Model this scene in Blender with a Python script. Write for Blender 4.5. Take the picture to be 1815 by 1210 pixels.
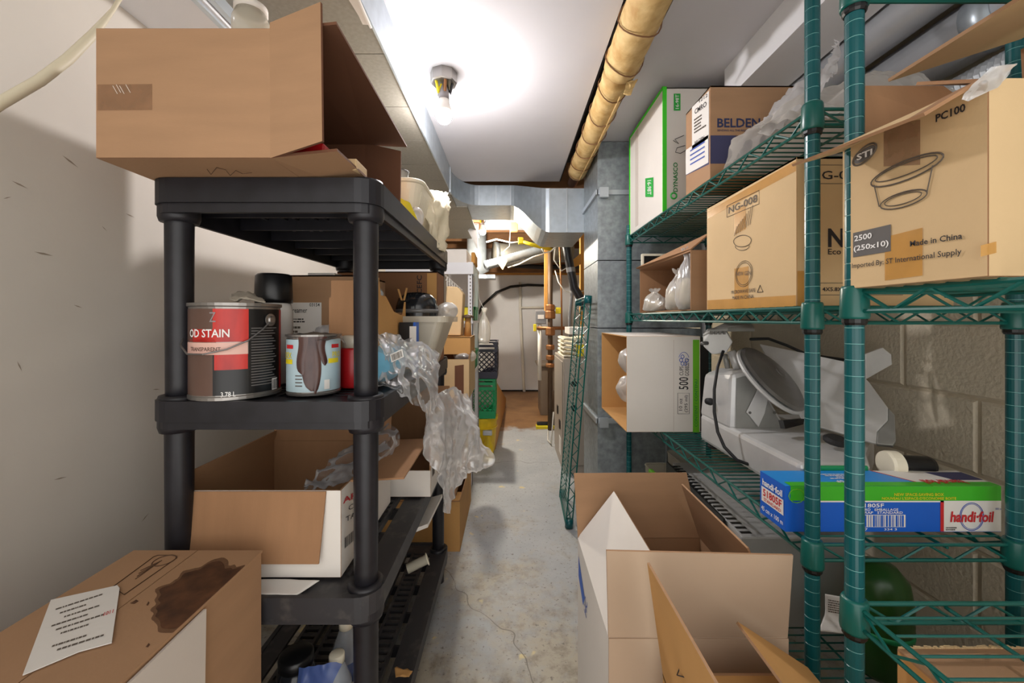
import bpy, math, random
from mathutils import Vector as Vec, Matrix, noise
R = math.radians
H = 1.08                      # eye height above the floor; all coordinates below are written relative to the eye
F = 720.0; CX = 905.0; CY = 565.0
scene = bpy.context.scene
COL = scene.collection
for o in list(bpy.data.objects): bpy.data.objects.remove(o)

# ---------------------------------------------------------------- camera, world, exposure
cam_d = bpy.data.cameras.new('camera'); cam = bpy.data.objects.new('camera', cam_d); COL.objects.link(cam)
cam.location = (0, 0, H); cam.rotation_euler = (R(90), 0, 0)
cam_d.sensor_width = 36; cam_d.lens = F / 1815 * 36
cam_d.shift_x = 2.5 / 1815; cam_d.shift_y = -40 / 1815
cam_d.clip_start = 0.02; cam_d.clip_end = 60
scene.camera = cam
world = bpy.data.worlds.new('world'); scene.world = world; world.use_nodes = True
world.node_tree.nodes['Background'].inputs[0].default_value = (1.0, 0.972, 0.935, 1)
world.node_tree.nodes['Background'].inputs[1].default_value = 1.38
scene.view_settings.view_transform = 'Standard'; scene.view_settings.look = 'None'
scene.view_settings.gamma = 1; scene.view_settings.use_curve_mapping = False
scene.view_settings.exposure = 0.72
BULB_MAIN, BULB_BACK = 520.0, 1900.0

# ---------------------------------------------------------------- helpers
def P(px, py, d): return Vec(((px - CX) / F * d, d, (CY - py) / F * d))
def onX(X): return lambda px, py: P(px, py, X * F / (px - CX))
def onY(Y): return lambda px, py: P(px, py, Y)
def onZ(z): return lambda px, py: P(px, py, z * F / (CY - py))
def tri(pl, a, b, c):
    O = pl(*a); return O, pl(*b) - O, pl(*c) - O
def lin(c):
    return tuple(((x / 255) / 12.92 if x / 255 <= .04045 else ((x / 255 + .055) / 1.055) ** 2.4) for x in c)
MATS = {}
def mat(name, rgb, rough=.6, metal=0, var=.0, scale=8, bump=0, bscale=60, rgb2=None, alpha=1, emit=0, stretch=(1, 1, 1), spec=.5, thresh=None):
    m = bpy.data.materials.new(name); m.use_nodes = True; nt = m.node_tree; b = nt.nodes['Principled BSDF']
    c = lin(rgb); b.inputs['Base Color'].default_value = (*c, 1)
    b.inputs['Roughness'].default_value = rough; b.inputs['Metallic'].default_value = metal
    b.inputs['Specular IOR Level'].default_value = spec; b.inputs['Alpha'].default_value = alpha
    tc = nt.nodes.new('ShaderNodeTexCoord'); mp = nt.nodes.new('ShaderNodeMapping'); mp.inputs['Scale'].default_value = stretch
    nt.links.new(tc.outputs['Object'], mp.inputs[0])
    if var or rgb2:
        n = nt.nodes.new('ShaderNodeTexNoise'); n.inputs['Scale'].default_value = scale; n.inputs['Detail'].default_value = 6
        nt.links.new(mp.outputs[0], n.inputs['Vector'])
        r = nt.nodes.new('ShaderNodeValToRGB')
        lo, hi = (.3, .7) if thresh is None else thresh
        r.color_ramp.elements[0].position = lo; r.color_ramp.elements[1].position = hi
        c2 = lin(rgb2) if rgb2 else tuple(min(1, x * (1 + var)) for x in c)
        c1 = c if rgb2 else tuple(x * (1 - var) for x in c)
        r.color_ramp.elements[0].color = (*c1, 1); r.color_ramp.elements[1].color = (*c2, 1)
        nt.links.new(n.outputs[0], r.inputs[0]); nt.links.new(r.outputs[0], b.inputs['Base Color'])
    if bump:
        n2 = nt.nodes.new('ShaderNodeTexNoise'); n2.inputs['Scale'].default_value = bscale; n2.inputs['Detail'].default_value = 4
        nt.links.new(mp.outputs[0], n2.inputs['Vector'])
        bp = nt.nodes.new('ShaderNodeBump'); bp.inputs['Strength'].default_value = bump; bp.inputs['Distance'].default_value = .01
        nt.links.new(n2.outputs[0], bp.inputs['Height']); nt.links.new(bp.outputs[0], b.inputs['Normal'])
    if emit:
        b.inputs['Emission Color'].default_value = (*c, 1); b.inputs['Emission Strength'].default_value = emit
    MATS[name] = m; return m
def M_(x): return MATS[x] if isinstance(x, str) else x

class MB:
    def __init__(s): s.v = []; s.f = []; s.m = []
    def add(s, vs, fs, mi=0):
        k = len(s.v); s.v += [Vec(v) for v in vs]
        for f in fs: s.f.append([i + k for i in f]); s.m.append(mi)
        return s
    def box(s, x0, x1, y0, y1, z0, z1, mi=0):
        return s.add([(x0, y0, z0), (x1, y0, z0), (x1, y1, z0), (x0, y1, z0), (x0, y0, z1), (x1, y0, z1), (x1, y1, z1), (x0, y1, z1)],
                     [(0, 3, 2, 1), (4, 5, 6, 7), (0, 1, 5, 4), (1, 2, 6, 5), (2, 3, 7, 6), (3, 0, 4, 7)], mi)
    def hexa(s, a, b, mi=0):       # loft between two quads
        return s.add(list(a) + list(b), [(0, 3, 2, 1), (4, 5, 6, 7), (0, 1, 5, 4), (1, 2, 6, 5), (2, 3, 7, 6), (3, 0, 4, 7)], mi)
    def quad(s, O, xv, yv, off=0, mi=0):
        n = xv.cross(yv).normalized()
        if n.dot(-O) < 0: n = -n
        o = O + n * off
        return s.add([o, o + xv, o + xv + yv, o + yv], [(0, 1, 2, 3)], mi)
    def prism(s, pts, vec, mi=0, mb=None, me=None):
        pts = [Vec(p) for p in pts]; n = len(pts); vec = Vec(vec)
        mb = mi if mb is None else mb; me = mb if me is None else me
        k = len(s.v); s.v += pts + [p + vec for p in pts]
        s.f.append([k + i for i in range(n)]); s.m.append(mi)
        s.f.append([k + n + i for i in reversed(range(n))]); s.m.append(mb)
        for i in range(n):
            j = (i + 1) % n; s.f.append([k + i, k + n + i, k + n + j, k + j]); s.m.append(me)
        return s
    def panel(s, pts, t, toward, mo=0, mi=1):   # thick sheet; the side facing `toward` (direction) is the outer one
        pts = [Vec(p) for p in pts]
        n = (pts[1] - pts[0]).cross(pts[-1] - pts[0]).normalized()
        if n.dot(Vec(toward)) < 0: n = -n
        return s.prism(pts, -n * t, mo, mi, mi)
    def tube(s, pts, r, n=8, mi=0, caps=True):
        pts = [Vec(p) for p in pts]; k0 = len(s.v); N = len(pts); up = None
        for i, p in enumerate(pts):
            t = (pts[min(i + 1, N - 1)] - pts[max(i - 1, 0)])
            t = t.normalized() if t.length > 1e-9 else Vec((0, 0, 1))
            if up is None: up = Vec((0, 0, 1)) if abs(t.z) < .9 else Vec((1, 0, 0))
            a = t.cross(up); a = a.normalized() if a.length > 1e-6 else t.orthogonal().normalized()
            b = a.cross(t); up = b
            rr = r[i] if isinstance(r, (list, tuple)) else r
            for q in range(n):
                w = 2 * math.pi * q / n; s.v.append(p + a * (rr * math.cos(w)) + b * (rr * math.sin(w)))
        for i in range(N - 1):
            for q in range(n):
                a0 = k0 + i * n + q; a1 = k0 + i * n + (q + 1) % n
                s.f.append([a0, a1, a1 + n, a0 + n]); s.m.append(mi)
        if caps:
            s.f.append([k0 + q for q in reversed(range(n))]); s.m.append(mi)
            s.f.append([k0 + (N - 1) * n + q for q in range(n)]); s.m.append(mi)
        return s
    def lathe(s, c, prof, n=24, mi=0, axis=None, mids=None):
        c = Vec(c); ax = Vec(axis).normalized() if axis else Vec((0, 0, 1))
        a = ax.orthogonal().normalized() if axis else Vec((1, 0, 0)); b = ax.cross(a); k0 = len(s.v)
        for r, z in prof:
            for q in range(n):
                w = 2 * math.pi * q / n; s.v.append(c + ax * z + a * (r * math.cos(w)) + b * (r * math.sin(w)))
        for i in range(len(prof) - 1):
            for q in range(n):
                a0 = k0 + i * n + q; a1 = k0 + i * n + (q + 1) % n
                s.f.append([a0, a1, a1 + n, a0 + n]); s.m.append(mids[i] if mids else mi)
        s.f.append([k0 + q for q in reversed(range(n))]); s.m.append(mids[0] if mids else mi)
        s.f.append([k0 + (len(prof) - 1) * n + q for q in range(n)]); s.m.append(mids[-1] if mids else mi)
        return s
    def grid(s, rows, mi=0):
        k0 = len(s.v); n = len(rows[0])
        for r in rows: s.v += [Vec(p) for p in r]
        for i in range(len(rows) - 1):
            for j in range(n - 1):
                a = k0 + i * n + j; s.f.append([a, a + 1, a + n + 1, a + n]); s.m.append(mi)
        return s
    def xf(s, M):
        s.v = [M @ v for v in s.v]; return s
WL = {}
def mk(name, mb, mats, parent=None, label=None, cat=None, group=None, kind=None, smooth=False, bevel=0, solid=0, origin=None):
    lo = Vec((min(v.x for v in mb.v), min(v.y for v in mb.v), min(v.z for v in mb.v)))
    hi = Vec((max(v.x for v in mb.v), max(v.y for v in mb.v), max(v.z for v in mb.v)))
    c = Vec(((lo.x + hi.x) / 2, (lo.y + hi.y) / 2, lo.z))
    me = bpy.data.meshes.new(name); me.from_pydata([tuple(v - c) for v in mb.v], [], mb.f)
    for m in (mats if isinstance(mats, (list, tuple)) else [mats]): me.materials.append(M_(m))
    me.polygons.foreach_set('material_index', mb.m)
    if smooth: me.polygons.foreach_set('use_smooth', [True] * len(mb.f))
    me.update()
    o = bpy.data.objects.new(name, me); COL.objects.link(o)
    w = c + Vec((0, 0, H)); o.location = w; WL[o.name] = w
    if parent is not None:
        o.parent = parent; o.matrix_parent_inverse = Matrix.Translation(-WL[parent.name])
    tag(o, label, cat, group, kind)
    if solid:
        md = o.modifiers.new('solid', 'SOLIDIFY'); md.thickness = solid; md.offset = 0
    if bevel:
        md = o.modifiers.new('bevel', 'BEVEL'); md.width = bevel; md.segments = 2; md.limit_method = 'ANGLE'; md.angle_limit = R(40)
    return o
def tag(o, label=None, cat=None, group=None, kind=None):
    if label: o['label'] = label
    if cat: o['category'] = cat
    if group: o['group'] = group
    if kind: o['kind'] = kind
    return o
def thing(name, label, cat, loc, group=None):
    o = bpy.data.objects.new(name, None); COL.objects.link(o); w = Vec(loc) + Vec((0, 0, H)); o.location = w; WL[o.name] = w
    o.empty_display_size = .05
    return tag(o, label, cat, group)
def shift_copy(o, delta, parent=None):
    c = o.copy(); COL.objects.link(c); c.location = o.location + Vec(delta); WL[c.name] = WL[o.name] + Vec(delta)
    if parent is not None and parent is not o.parent:
        c.parent = parent; c.matrix_parent_inverse = Matrix.Translation(-WL[parent.name])
    return c
_tc = {}
def text_pts(s, bold=0.0):
    key = (s, bold)
    if key in _tc: return _tc[key]
    cu = bpy.data.curves.new('t', 'FONT'); cu.body = s; cu.resolution_u = 2; cu.offset = bold * .5; cu.fill_mode = 'FRONT'
    o = bpy.data.objects.new('t', cu); me = bpy.data.meshes.new_from_object(o)
    vs = [v.co.copy() for v in me.vertices]; fs = [list(p.vertices) for p in me.polygons]
    bpy.data.objects.remove(o); bpy.data.meshes.remove(me); bpy.data.curves.remove(cu)
    x0 = min(v.x for v in vs); x1 = max(v.x for v in vs); y0 = min(v.y for v in vs); y1 = max(v.y for v in vs)
    vs = [((v.x - x0) / (x1 - x0), (v.y - y0) / (y1 - y0)) for v in vs]
    _tc[key] = (vs, fs); return _tc[key]
def text(parent, s, O, xv, yv, m, bold=.02, off=.0012, slant=0, name='lettering'):
    vs, fs = text_pts(s, bold); n = xv.cross(yv).normalized()
    mb = MB(); mb.add([O + xv * (u + slant * v) + yv * v + n * off for u, v in vs], fs)
    return mk(name, mb, m, parent)
def barcode(parent, O, xv, yv, m, seed=1, n=26, off=.0012):
    rd = random.Random(seed); mb = MB(); nn = xv.cross(yv).normalized(); u = 0
    while u < .97:
        w = rd.choice((.012, .02, .032)); w = min(w, 1 - u); mb.quad(O + xv * u + nn * off, xv * w, yv); u += w + rd.choice((.012, .02, .03))
    return mk('barcode', mb, m, parent)
def fine_print(parent, O, xv, yv, m, rows=6, seed=1, fill=.9, off=.0012):
    rd = random.Random(seed); mb = MB(); nn = xv.cross(yv).normalized()
    for i in range(rows):
        v = 1 - (i + .8) / rows; u = 0; end = rd.uniform(fill * .6, 1)
        while u < end:
            w = rd.uniform(.03, .13); w = min(w, 1 - u); mb.quad(O + xv * u + yv * v + nn * off, xv * w, yv * (.5 / rows)); u += w + .018
    return mk('fine_print', mb, m, parent)
def decal(parent, name, O, xv, yv, m, off=.0007):
    n = xv.cross(yv).normalized(); mb = MB(); mb.add([O + n * off, O + xv + n * off, O + xv + yv + n * off, O + yv + n * off], [(0, 1, 2, 3)])
    return mk(name, mb, m, parent)
def outline(parent, name, pts, r, m, closed=True):
    mb = MB(); mb.tube(list(pts) + ([pts[0]] if closed else []), r, 4); return mk(name, mb, m, parent)
def ellipse_pts(c, xv, yv, n=28, a0=0, a1=360):
    return [c + xv * math.cos(R(a0 + (a1 - a0) * i / n)) + yv * math.sin(R(a0 + (a1 - a0) * i / n)) for i in range(n + (0 if a1 - a0 == 360 else 1))]
def carton(name, label, O, U, V, W, outer='kraft', inner='kraft_in', flaps=None, t=.004, cat='box', group=None, skip=(), heights=None, lid=False, body_name='body'):
    """box with corner O and edge vectors U, V, W; open in +W unless lid. flaps: key -> (angle, length) or explicit [4 points]"""
    O = Vec(O); U = Vec(U); V = Vec(V); W = Vec(W); c = O + (U + V + W) / 2
    lo = [min((O + a * U + b * V + g * W)[i] for a in (0, 1) for b in (0, 1) for g in (0, 1)) for i in range(3)]
    root = thing(name, label, cat, (c.x, c.y, lo[2]), group)
    mb = MB(); heights = heights or {}
    def wall(a, e1, k):
        h = W * heights.get(k, 1)
        mid = a + e1 / 2 + h / 2
        i_ = e1.normalized() * .0008; a = a + i_ + W.normalized() * .0008; e1 = e1 - i_ * 2   # keep neighbouring sheets from sharing a plane
        h = h - W.normalized() * .0008
        q = [a, a + e1, a + e1 + h, a + h]
        mb.panel(q, t, mid - c if k not in heights else (a + e1 / 2 + W / 2) - c)
    if 'V-' not in skip: wall(O, U, 'V-')
    if 'V+' not in skip: wall(O + V, U, 'V+')
    if 'U-' not in skip: wall(O, V, 'U-')
    if 'U+' not in skip: wall(O + U, V, 'U+')
    iu = U.normalized() * .0008; iv = V.normalized() * .0008
    mb.panel([O + iu + iv, O + U - iu + iv, O + U + V - iu - iv, O + V + iu - iv], t, -W)
    if lid:
        s1 = V.length
        mk(body_name, mb, [outer, inner], root)
        for a, e in ((O + W, V * .498), (O + W + V, -V * .498)):
            m2 = MB(); m2.panel([a, a + U, a + U + e, a + e], t, W); mk('flap', m2, [outer, inner], root)
        return root
    mk(body_name, mb, [outer, inner], root)
    Wn = W.normalized()
    for k, fl in (flaps or {}).items():
        a, e1, out = {'V-': (O, U, -V), 'V+': (O + V, U, V), 'U-': (O, V, -U), 'U+': (O + U, V, U)}[k]
        out = out.normalized(); a = a + W
        if isinstance(fl[0], (int, float)):
            d = (Wn * math.cos(R(fl[0])) + out * math.sin(R(fl[0]))) * fl[1]
            q = [a, a + e1, a + e1 + d, a + d]; tw = out * math.cos(R(fl[0])) - Wn * math.sin(R(fl[0]))
        else:
            q = [Vec(p) for p in fl]; n = (q[1] - q[0]).cross(q[3] - q[0]); d = ((q[2] + q[3]) - (q[0] + q[1])) / 2
            tw = d.cross(e1); 
            ref = Wn.cross(e1)
            if ref.dot(out) < 0: tw = -tw
        m2 = MB(); m2.panel(q, t, tw); mk('flap', m2, [outer, inner], root)
    return root
def crumple_blob(c, rad, seed, amp=.28, n=26, m=18, freq=9, flat=None):
    mb = MB(); rows = []; off = Vec((seed * 3.7, seed * 1.3, seed * 7.1)); c = Vec(c)
    for i in range(m + 1):
        ph = math.pi * i / m; row = []
        for j in range(n + 1):
            th = 2 * math.pi * (j % n) / n
            d = Vec((math.sin(ph) * math.cos(th), math.sin(ph) * math.sin(th), math.cos(ph)))
            q = Vec((d.x * rad[0], d.y * rad[1], d.z * rad[2])); w = (q * freq + off)
            k = 1 + amp * (noise.noise(w * 1.0) + .8 * (.5 - abs(noise.noise(w * 2.3))) + .4 * (.4 - abs(noise.noise(w * 5.1))))
            p = c + q * k
            if flat is not None and p.z < flat: p.z = flat + .001 * noise.noise(w * 4)
            row.append(p)
        rows.append(row)
    mb.grid(rows); return mb
def crumple_bag(c, r, h, seed, neck=.22, pleats=9, n=44, m=22):
    """a filled, tied bag: broad base narrowing to a gathered neck, with pleats"""
    mb = MB(); rows = []; c = Vec(c); off = Vec((seed * 3.1, seed * 1.7, seed * 5.3))
    prof = [(0, 0), (.8, .0), (1, .12), (1.02, .3), (.9, .5), (.62, .68), (neck * 1.2, .80), (neck, .86), (neck * 1.9, .95), (neck * 2.1, 1.0)]
    for i in range(m + 1):
        t = i / m * (len(prof) - 1); k = min(int(t), len(prof) - 2); u = t - k
        rr = prof[k][0] + (prof[k + 1][0] - prof[k][0]) * u; zz = prof[k][1] + (prof[k + 1][1] - prof[k][1]) * u; row = []
        for j in range(n + 1):
            a = 2 * math.pi * (j % n) / n; w = Vec((math.cos(a) * 1.6, math.sin(a) * 1.6, zz * 2.4)) + off
            q = rr * (1 + .16 * noise.noise(w) + .10 * zz * math.sin(pleats * a + 3 * noise.noise(w * .8)) + .22 * (.3 - abs(noise.noise(w * 2.4))))
            row.append(c + Vec((r[0] * q * math.cos(a), r[1] * q * math.sin(a), h * (zz + (.06 * noise.noise(w * 2) if zz > .02 else 0)))))
        rows.append(row)
    mb.grid(rows); return mb
def crumple_sheet(ctrl, nu=34, nv=34, amp=.015, freq=14, seed=1):
    """ctrl: rows of control points, interpolated (Catmull-Rom) and crumpled along the normal"""
    def cr(p, t):
        n = len(p) - 1; x = t * n; i = min(int(x), n - 1); u = x - i
        p0 = p[max(i - 1, 0)]; p1 = p[i]; p2 = p[i + 1]; p3 = p[min(i + 2, n)]
        return .5 * ((2 * p1) + (p2 - p0) * u + (2 * p0 - 5 * p1 + 4 * p2 - p3) * u * u + (3 * p1 - p0 - 3 * p2 + p3) * u ** 3)
    ctrl = [[Vec(p) for p in r] for r in ctrl]; rows = []; off = Vec((seed * 2.1, seed * 5.7, seed * .9))
    for i in range(nv + 1):
        base = [cr([r[j] for r in ctrl], i / nv) for j in range(len(ctrl[0]))]
        rows.append([cr(base, k / nu) for k in range(nu + 1)])
    out = []
    for i, r in enumerate(rows):
        o = []
        for k, p in enumerate(r):
            a = rows[min(i + 1, nv)][k] - rows[max(i - 1, 0)][k]; b = r[min(k + 1, nu)] - r[max(k - 1, 0)]
            n = a.cross(b); n = n.normalized() if n.length > 1e-9 else Vec((0, -1, 0)); w = p * freq + off
            w2 = Vec((w.x * 1.9, w.y * 1.9, w.z * .55)) + Vec((noise.noise(w * .7), noise.noise(w * .7 + off), 0)) * .6
            h = (.5 - abs(noise.noise(w2 * .8))) * 1.2 + (.4 - abs(noise.noise(w2 * 1.7 + off))) * .38 + noise.noise(w * 1.8) * .15 + (.25 - abs(noise.noise(w * 3.4 + off))) * .2 - .35
            o.append(p + n * (h * amp))
        out.append(o)
    mb = MB(); mb.grid(out); return mb
def rrect(x0, x1, y0, y1, r, n=5):
    pts = []
    for cx, cy, a in ((x1 - r, y1 - r, 0), (x0 + r, y1 - r, 90), (x0 + r, y0 + r, 180), (x1 - r, y0 + r, 270)):
        for i in range(n + 1): w = R(a + 90 * i / n); pts.append((cx + r * math.cos(w), cy + r * math.sin(w)))
    return pts
def ring(mb, o, i, z0, z1, mi=0):
    n = len(o); k = len(mb.v)
    mb.v += [Vec((*p, z0)) for p in o] + [Vec((*p, z1)) for p in o] + [Vec((*p, z0)) for p in i] + [Vec((*p, z1)) for p in i]
    for a in range(n):
        b = (a + 1) % n
        for f in ((k + a, k + b, k + n + b, k + n + a), (k + 2 * n + b, k + 2 * n + a, k + 3 * n + a, k + 3 * n + b),
                  (k + n + a, k + n + b, k + 3 * n + b, k + 3 * n + a), (k + b, k + a, k + 2 * n + a, k + 2 * n + b)):
            mb.f.append(list(f)); mb.m.append(mi)
def cyl_dir(c):
    d = Vec((-c[0], -c[1], 0)).normalized(); return d, Vec((c[1], -c[0], 0)).normalized()
def cyl_pt(c, r, th, z):
    d, g = cyl_dir(c); return Vec((c[0], c[1], z)) + (d * math.cos(R(th)) + g * math.sin(R(th))) * r
def cyl_patch(parent, name, c, r, th0, th1, z0, z1, m, n=16, zf=None):
    mb = MB(); mb.grid([[cyl_pt(c, r, th0 + (th1 - th0) * i / n, z) for i in range(n + 1)] for z in (z0, z1)]); return mk(name, mb, m, parent, smooth=True)
def cyl_text(parent, s, c, r, th0, th1, z0, z1, m, bold=.02):
    vs, fs = text_pts(s, bold); mb = MB(); mb.add([cyl_pt(c, r, th0 + (th1 - th0) * u, z0 + (z1 - z0) * v) for u, v in vs], fs)
    return mk('lettering', mb, m, parent)

# ---------------------------------------------------------------- materials
mat('wall_paint', (206, 199, 189), .75, var=.05, scale=2.5, bump=.05, bscale=40)
mat('block_paint', (205, 194, 172), .7, var=.05, scale=14, bump=.35, bscale=90)
mat('mortar', (188, 175, 152), .85, bump=.3)
mat('ceiling_paint', (206, 204, 208), .8, var=.03, scale=3)
mat('white_board', (225, 225, 228), .6, var=.04, scale=4)
mat('galv', (150, 158, 162), .42, metal=.55, var=.22, scale=38, bump=.02)
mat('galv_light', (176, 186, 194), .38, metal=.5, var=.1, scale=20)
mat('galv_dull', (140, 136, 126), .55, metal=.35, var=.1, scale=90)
mat('galv_seam', (190, 198, 204), .35, metal=.6)
mat('silver', (208, 212, 218), .3, metal=.45, var=.05, scale=12)
mat('aluminium', (204, 204, 203), .36, metal=.3, var=.08, scale=14, bump=.03, bscale=120)
mat('aluminium_dull', (150, 150, 146), .5, metal=.5, var=.12, scale=10)
mat('steel_dark', (112, 110, 108), .34, metal=.55, var=.15, scale=6)
mat('black_plastic', (28, 27, 32), .42, var=.35, scale=24, spec=.45)
mat('black_plastic_dusty', (46, 45, 48), .5, rgb2=(86, 82, 78), scale=30, thresh=(.55, .85))
mat('black', (18, 18, 20), .35)
mat('black_rubber', (22, 22, 24), .6)
mat('green_epoxy', (4, 82, 86), .28, var=.1, scale=10)
mat('green_epoxy_mid', (8, 90, 82), .32, var=.1, scale=10)
mat('groove', (120, 176, 172), .5)
mat('kraft', (166, 129, 96), .85, var=.07, scale=5, bump=.04, bscale=140, stretch=(1, 1, 6))
mat('kraft_in', (158, 118, 84), .9, var=.06, scale=6, bump=.05, bscale=160, stretch=(6, 1, 1))
mat('kraft_lit', (208, 178, 134), .85, var=.05, scale=5, bump=.03, bscale=140)  # same cardboard as kraft, the stronger lighting put into its colour
mat('kraft_lit_in', (186, 142, 96), .9, var=.05, scale=5)  # inside of that brighter copy, lit tone in the colour too
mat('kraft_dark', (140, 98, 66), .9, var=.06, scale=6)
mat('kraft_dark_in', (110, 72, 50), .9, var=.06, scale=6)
mat('kraft_grey', (184, 160, 136), .85, var=.05, scale=4)
mat('kraft_orange', (196, 148, 88), .85, var=.08, scale=6)
mat('white_card', (226, 220, 212), .7, var=.03, scale=6)
mat('white_card_grey', (206, 196, 186), .75, var=.03, scale=6)
mat('paper', (226, 222, 216), .8)
mat('tape', (186, 140, 96), .25, var=.12, scale=30, alpha=.55)
mat('tape_amber', (206, 152, 76), .25, var=.1, scale=20, alpha=.75)
mat('tape_dark', (150, 112, 82), .3, var=.15, scale=40, alpha=.6)
mat('ink', (44, 40, 42), .8)
mat('ink_soft', (96, 86, 76), .8)
mat('ink_brown', (84, 58, 38), .8)
mat('ink_navy', (38, 46, 84), .7)
mat('ink_blue', (62, 88, 170), .7)
mat('ink_red', (196, 34, 38), .6)
mat('ink_white', (236, 234, 232), .7)
mat('ink_green', (26, 130, 60), .7)
mat('print_grey', (96, 92, 90), .8)
mat('navy', (62, 62, 96), .75, var=.06)
mat('lime', (66, 214, 40), .6)
mat('lime_label', (40, 168, 62), .7)
mat('lime_stripe', (108, 190, 32), .6)
mat('foil_blue', (20, 92, 196), .45)
mat('foil_blue_top', (30, 140, 222), .4)
mat('foil_green', (62, 176, 36), .45)
mat('foil_white', (226, 222, 216), .5)
mat('stain', (58, 34, 22), .6, rgb2=(108, 70, 44), scale=34, alpha=.9)
mat('stain_halo', (104, 70, 46), .8, alpha=.55)
def film_mat(name, rgb, lo, hi, rough=.12, milk=.35):
    m = bpy.data.materials.new(name); m.use_nodes = True; nt = m.node_tree; nt.nodes.remove(nt.nodes['Principled BSDF']); N = nt.nodes.new; out = nt.nodes['Material Output']
    tr = N('ShaderNodeBsdfTransparent'); gl = N('ShaderNodeBsdfGlossy'); gl.inputs['Roughness'].default_value = rough; df = N('ShaderNodeBsdfDiffuse'); tl = N('ShaderNodeBsdfTranslucent')
    for x in (df, tl): x.inputs['Color'].default_value = (*lin(rgb), 1)
    a = N('ShaderNodeMixShader'); a.inputs[0].default_value = .45; nt.links.new(df.outputs[0], a.inputs[1]); nt.links.new(tl.outputs[0], a.inputs[2])
    b = N('ShaderNodeMixShader'); b.inputs[0].default_value = milk; nt.links.new(gl.outputs[0], b.inputs[1]); nt.links.new(a.outputs[0], b.inputs[2])
    fr = N('ShaderNodeFresnel'); fr.inputs[0].default_value = 1.5; mr = N('ShaderNodeMapRange'); mr.inputs[1].default_value = .03; mr.inputs[2].default_value = .5; mr.inputs[3].default_value = lo; mr.inputs[4].default_value = hi
    nt.links.new(fr.outputs[0], mr.inputs[0]); c = N('ShaderNodeMixShader'); nt.links.new(mr.outputs[0], c.inputs[0]); nt.links.new(tr.outputs[0], c.inputs[1]); nt.links.new(b.outputs[0], c.inputs[2]); nt.links.new(c.outputs[0], out.inputs[0])
    MATS[name] = m
film_mat('film', (236, 238, 242), .15, .8, .1, .5)
film_mat('film_dense', (236, 235, 236), .48, .95, .12, .64)
film_mat('film_white', (232, 228, 222), .62, .95, .2, .72)
mat('clear_plastic', (214, 206, 188), .25, alpha=.62, spec=.7)
mat('cream_cloth', (226, 216, 190), .8, var=.08, scale=12, bump=.2)
mat('cream_plastic', (236, 228, 206), .4)
mat('yellow', (226, 206, 30), .5, var=.1, scale=16)
mat('yellow_bucket', (222, 188, 20), .45, var=.12, scale=9)
mat('crate_green', (14, 140, 84), .45, var=.1)
mat('crate_black', (40, 40, 54), .45, var=.2)
mat('red', (176, 22, 28), .35, var=.15, scale=14)
mat('red_paint', (206, 46, 36), .35, rgb2=(150, 22, 20), scale=26, stretch=(1, 1, .3))
mat('brown_label', (96, 72, 62), .35, var=.1)
mat('drip', (52, 32, 34), .25, rgb2=(96, 66, 58), scale=34, stretch=(1, 1, .4))
mat('pale_blue', (176, 198, 206), .4, var=.04)
mat('pale_band', (222, 178, 164), .4)
mat('can_metal', (150, 146, 142), .35, metal=.8, var=.1)
mat('mask_blue', (112, 182, 216), .6, var=.1, scale=18)
mat('insulation', (222, 192, 134), .75, rgb2=(186, 146, 84), scale=22, bump=.6, bscale=24)
mat('insulation_end', (120, 66, 34), .9)
mat('wood', (122, 84, 52), .8, var=.2, scale=7, stretch=(1, 6, 6))
mat('wood_orange', (196, 140, 66), .8, var=.12, scale=5)
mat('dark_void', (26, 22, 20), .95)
mat('furnace', (172, 162, 150), .5, metal=.2, var=.05, scale=3)
mat('brown_metal', (112, 98, 84), .5, metal=.2, var=.06)
mat('copper', (150, 104, 66), .4, metal=.6, var=.2)
mat('iron', (92, 74, 58), .55, metal=.5, var=.2)
mat('conduit', (128, 128, 130), .45, metal=.3)
mat('pvc', (222, 218, 208), .4)
mat('cable', (216, 206, 180), .55)
mat('slate_grey', (112, 112, 112), .4, metal=.3, var=.05)
mat('appliance_grey', (176, 176, 174), .4, metal=.2, var=.04)
mat('jug_green', (40, 84, 34), .3, var=.15)
mat('bottle_blue', (70, 92, 150), .25, alpha=.8)
mat('bottle_clear', (190, 196, 204), .15, alpha=.45)
mat('dark_jar', (30, 32, 36), .15)
mat('bulb_glow', (255, 250, 250), .4, emit=BULB_MAIN)
mat('bulb_glow_back', (255, 244, 226), .4, emit=BULB_BACK)
mat('grey_plastic', (140, 134, 136), .5)
mat('scuff', (150, 136, 120), .9)
mat('rag', (176, 166, 150), .9, var=.15, scale=20)

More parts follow.
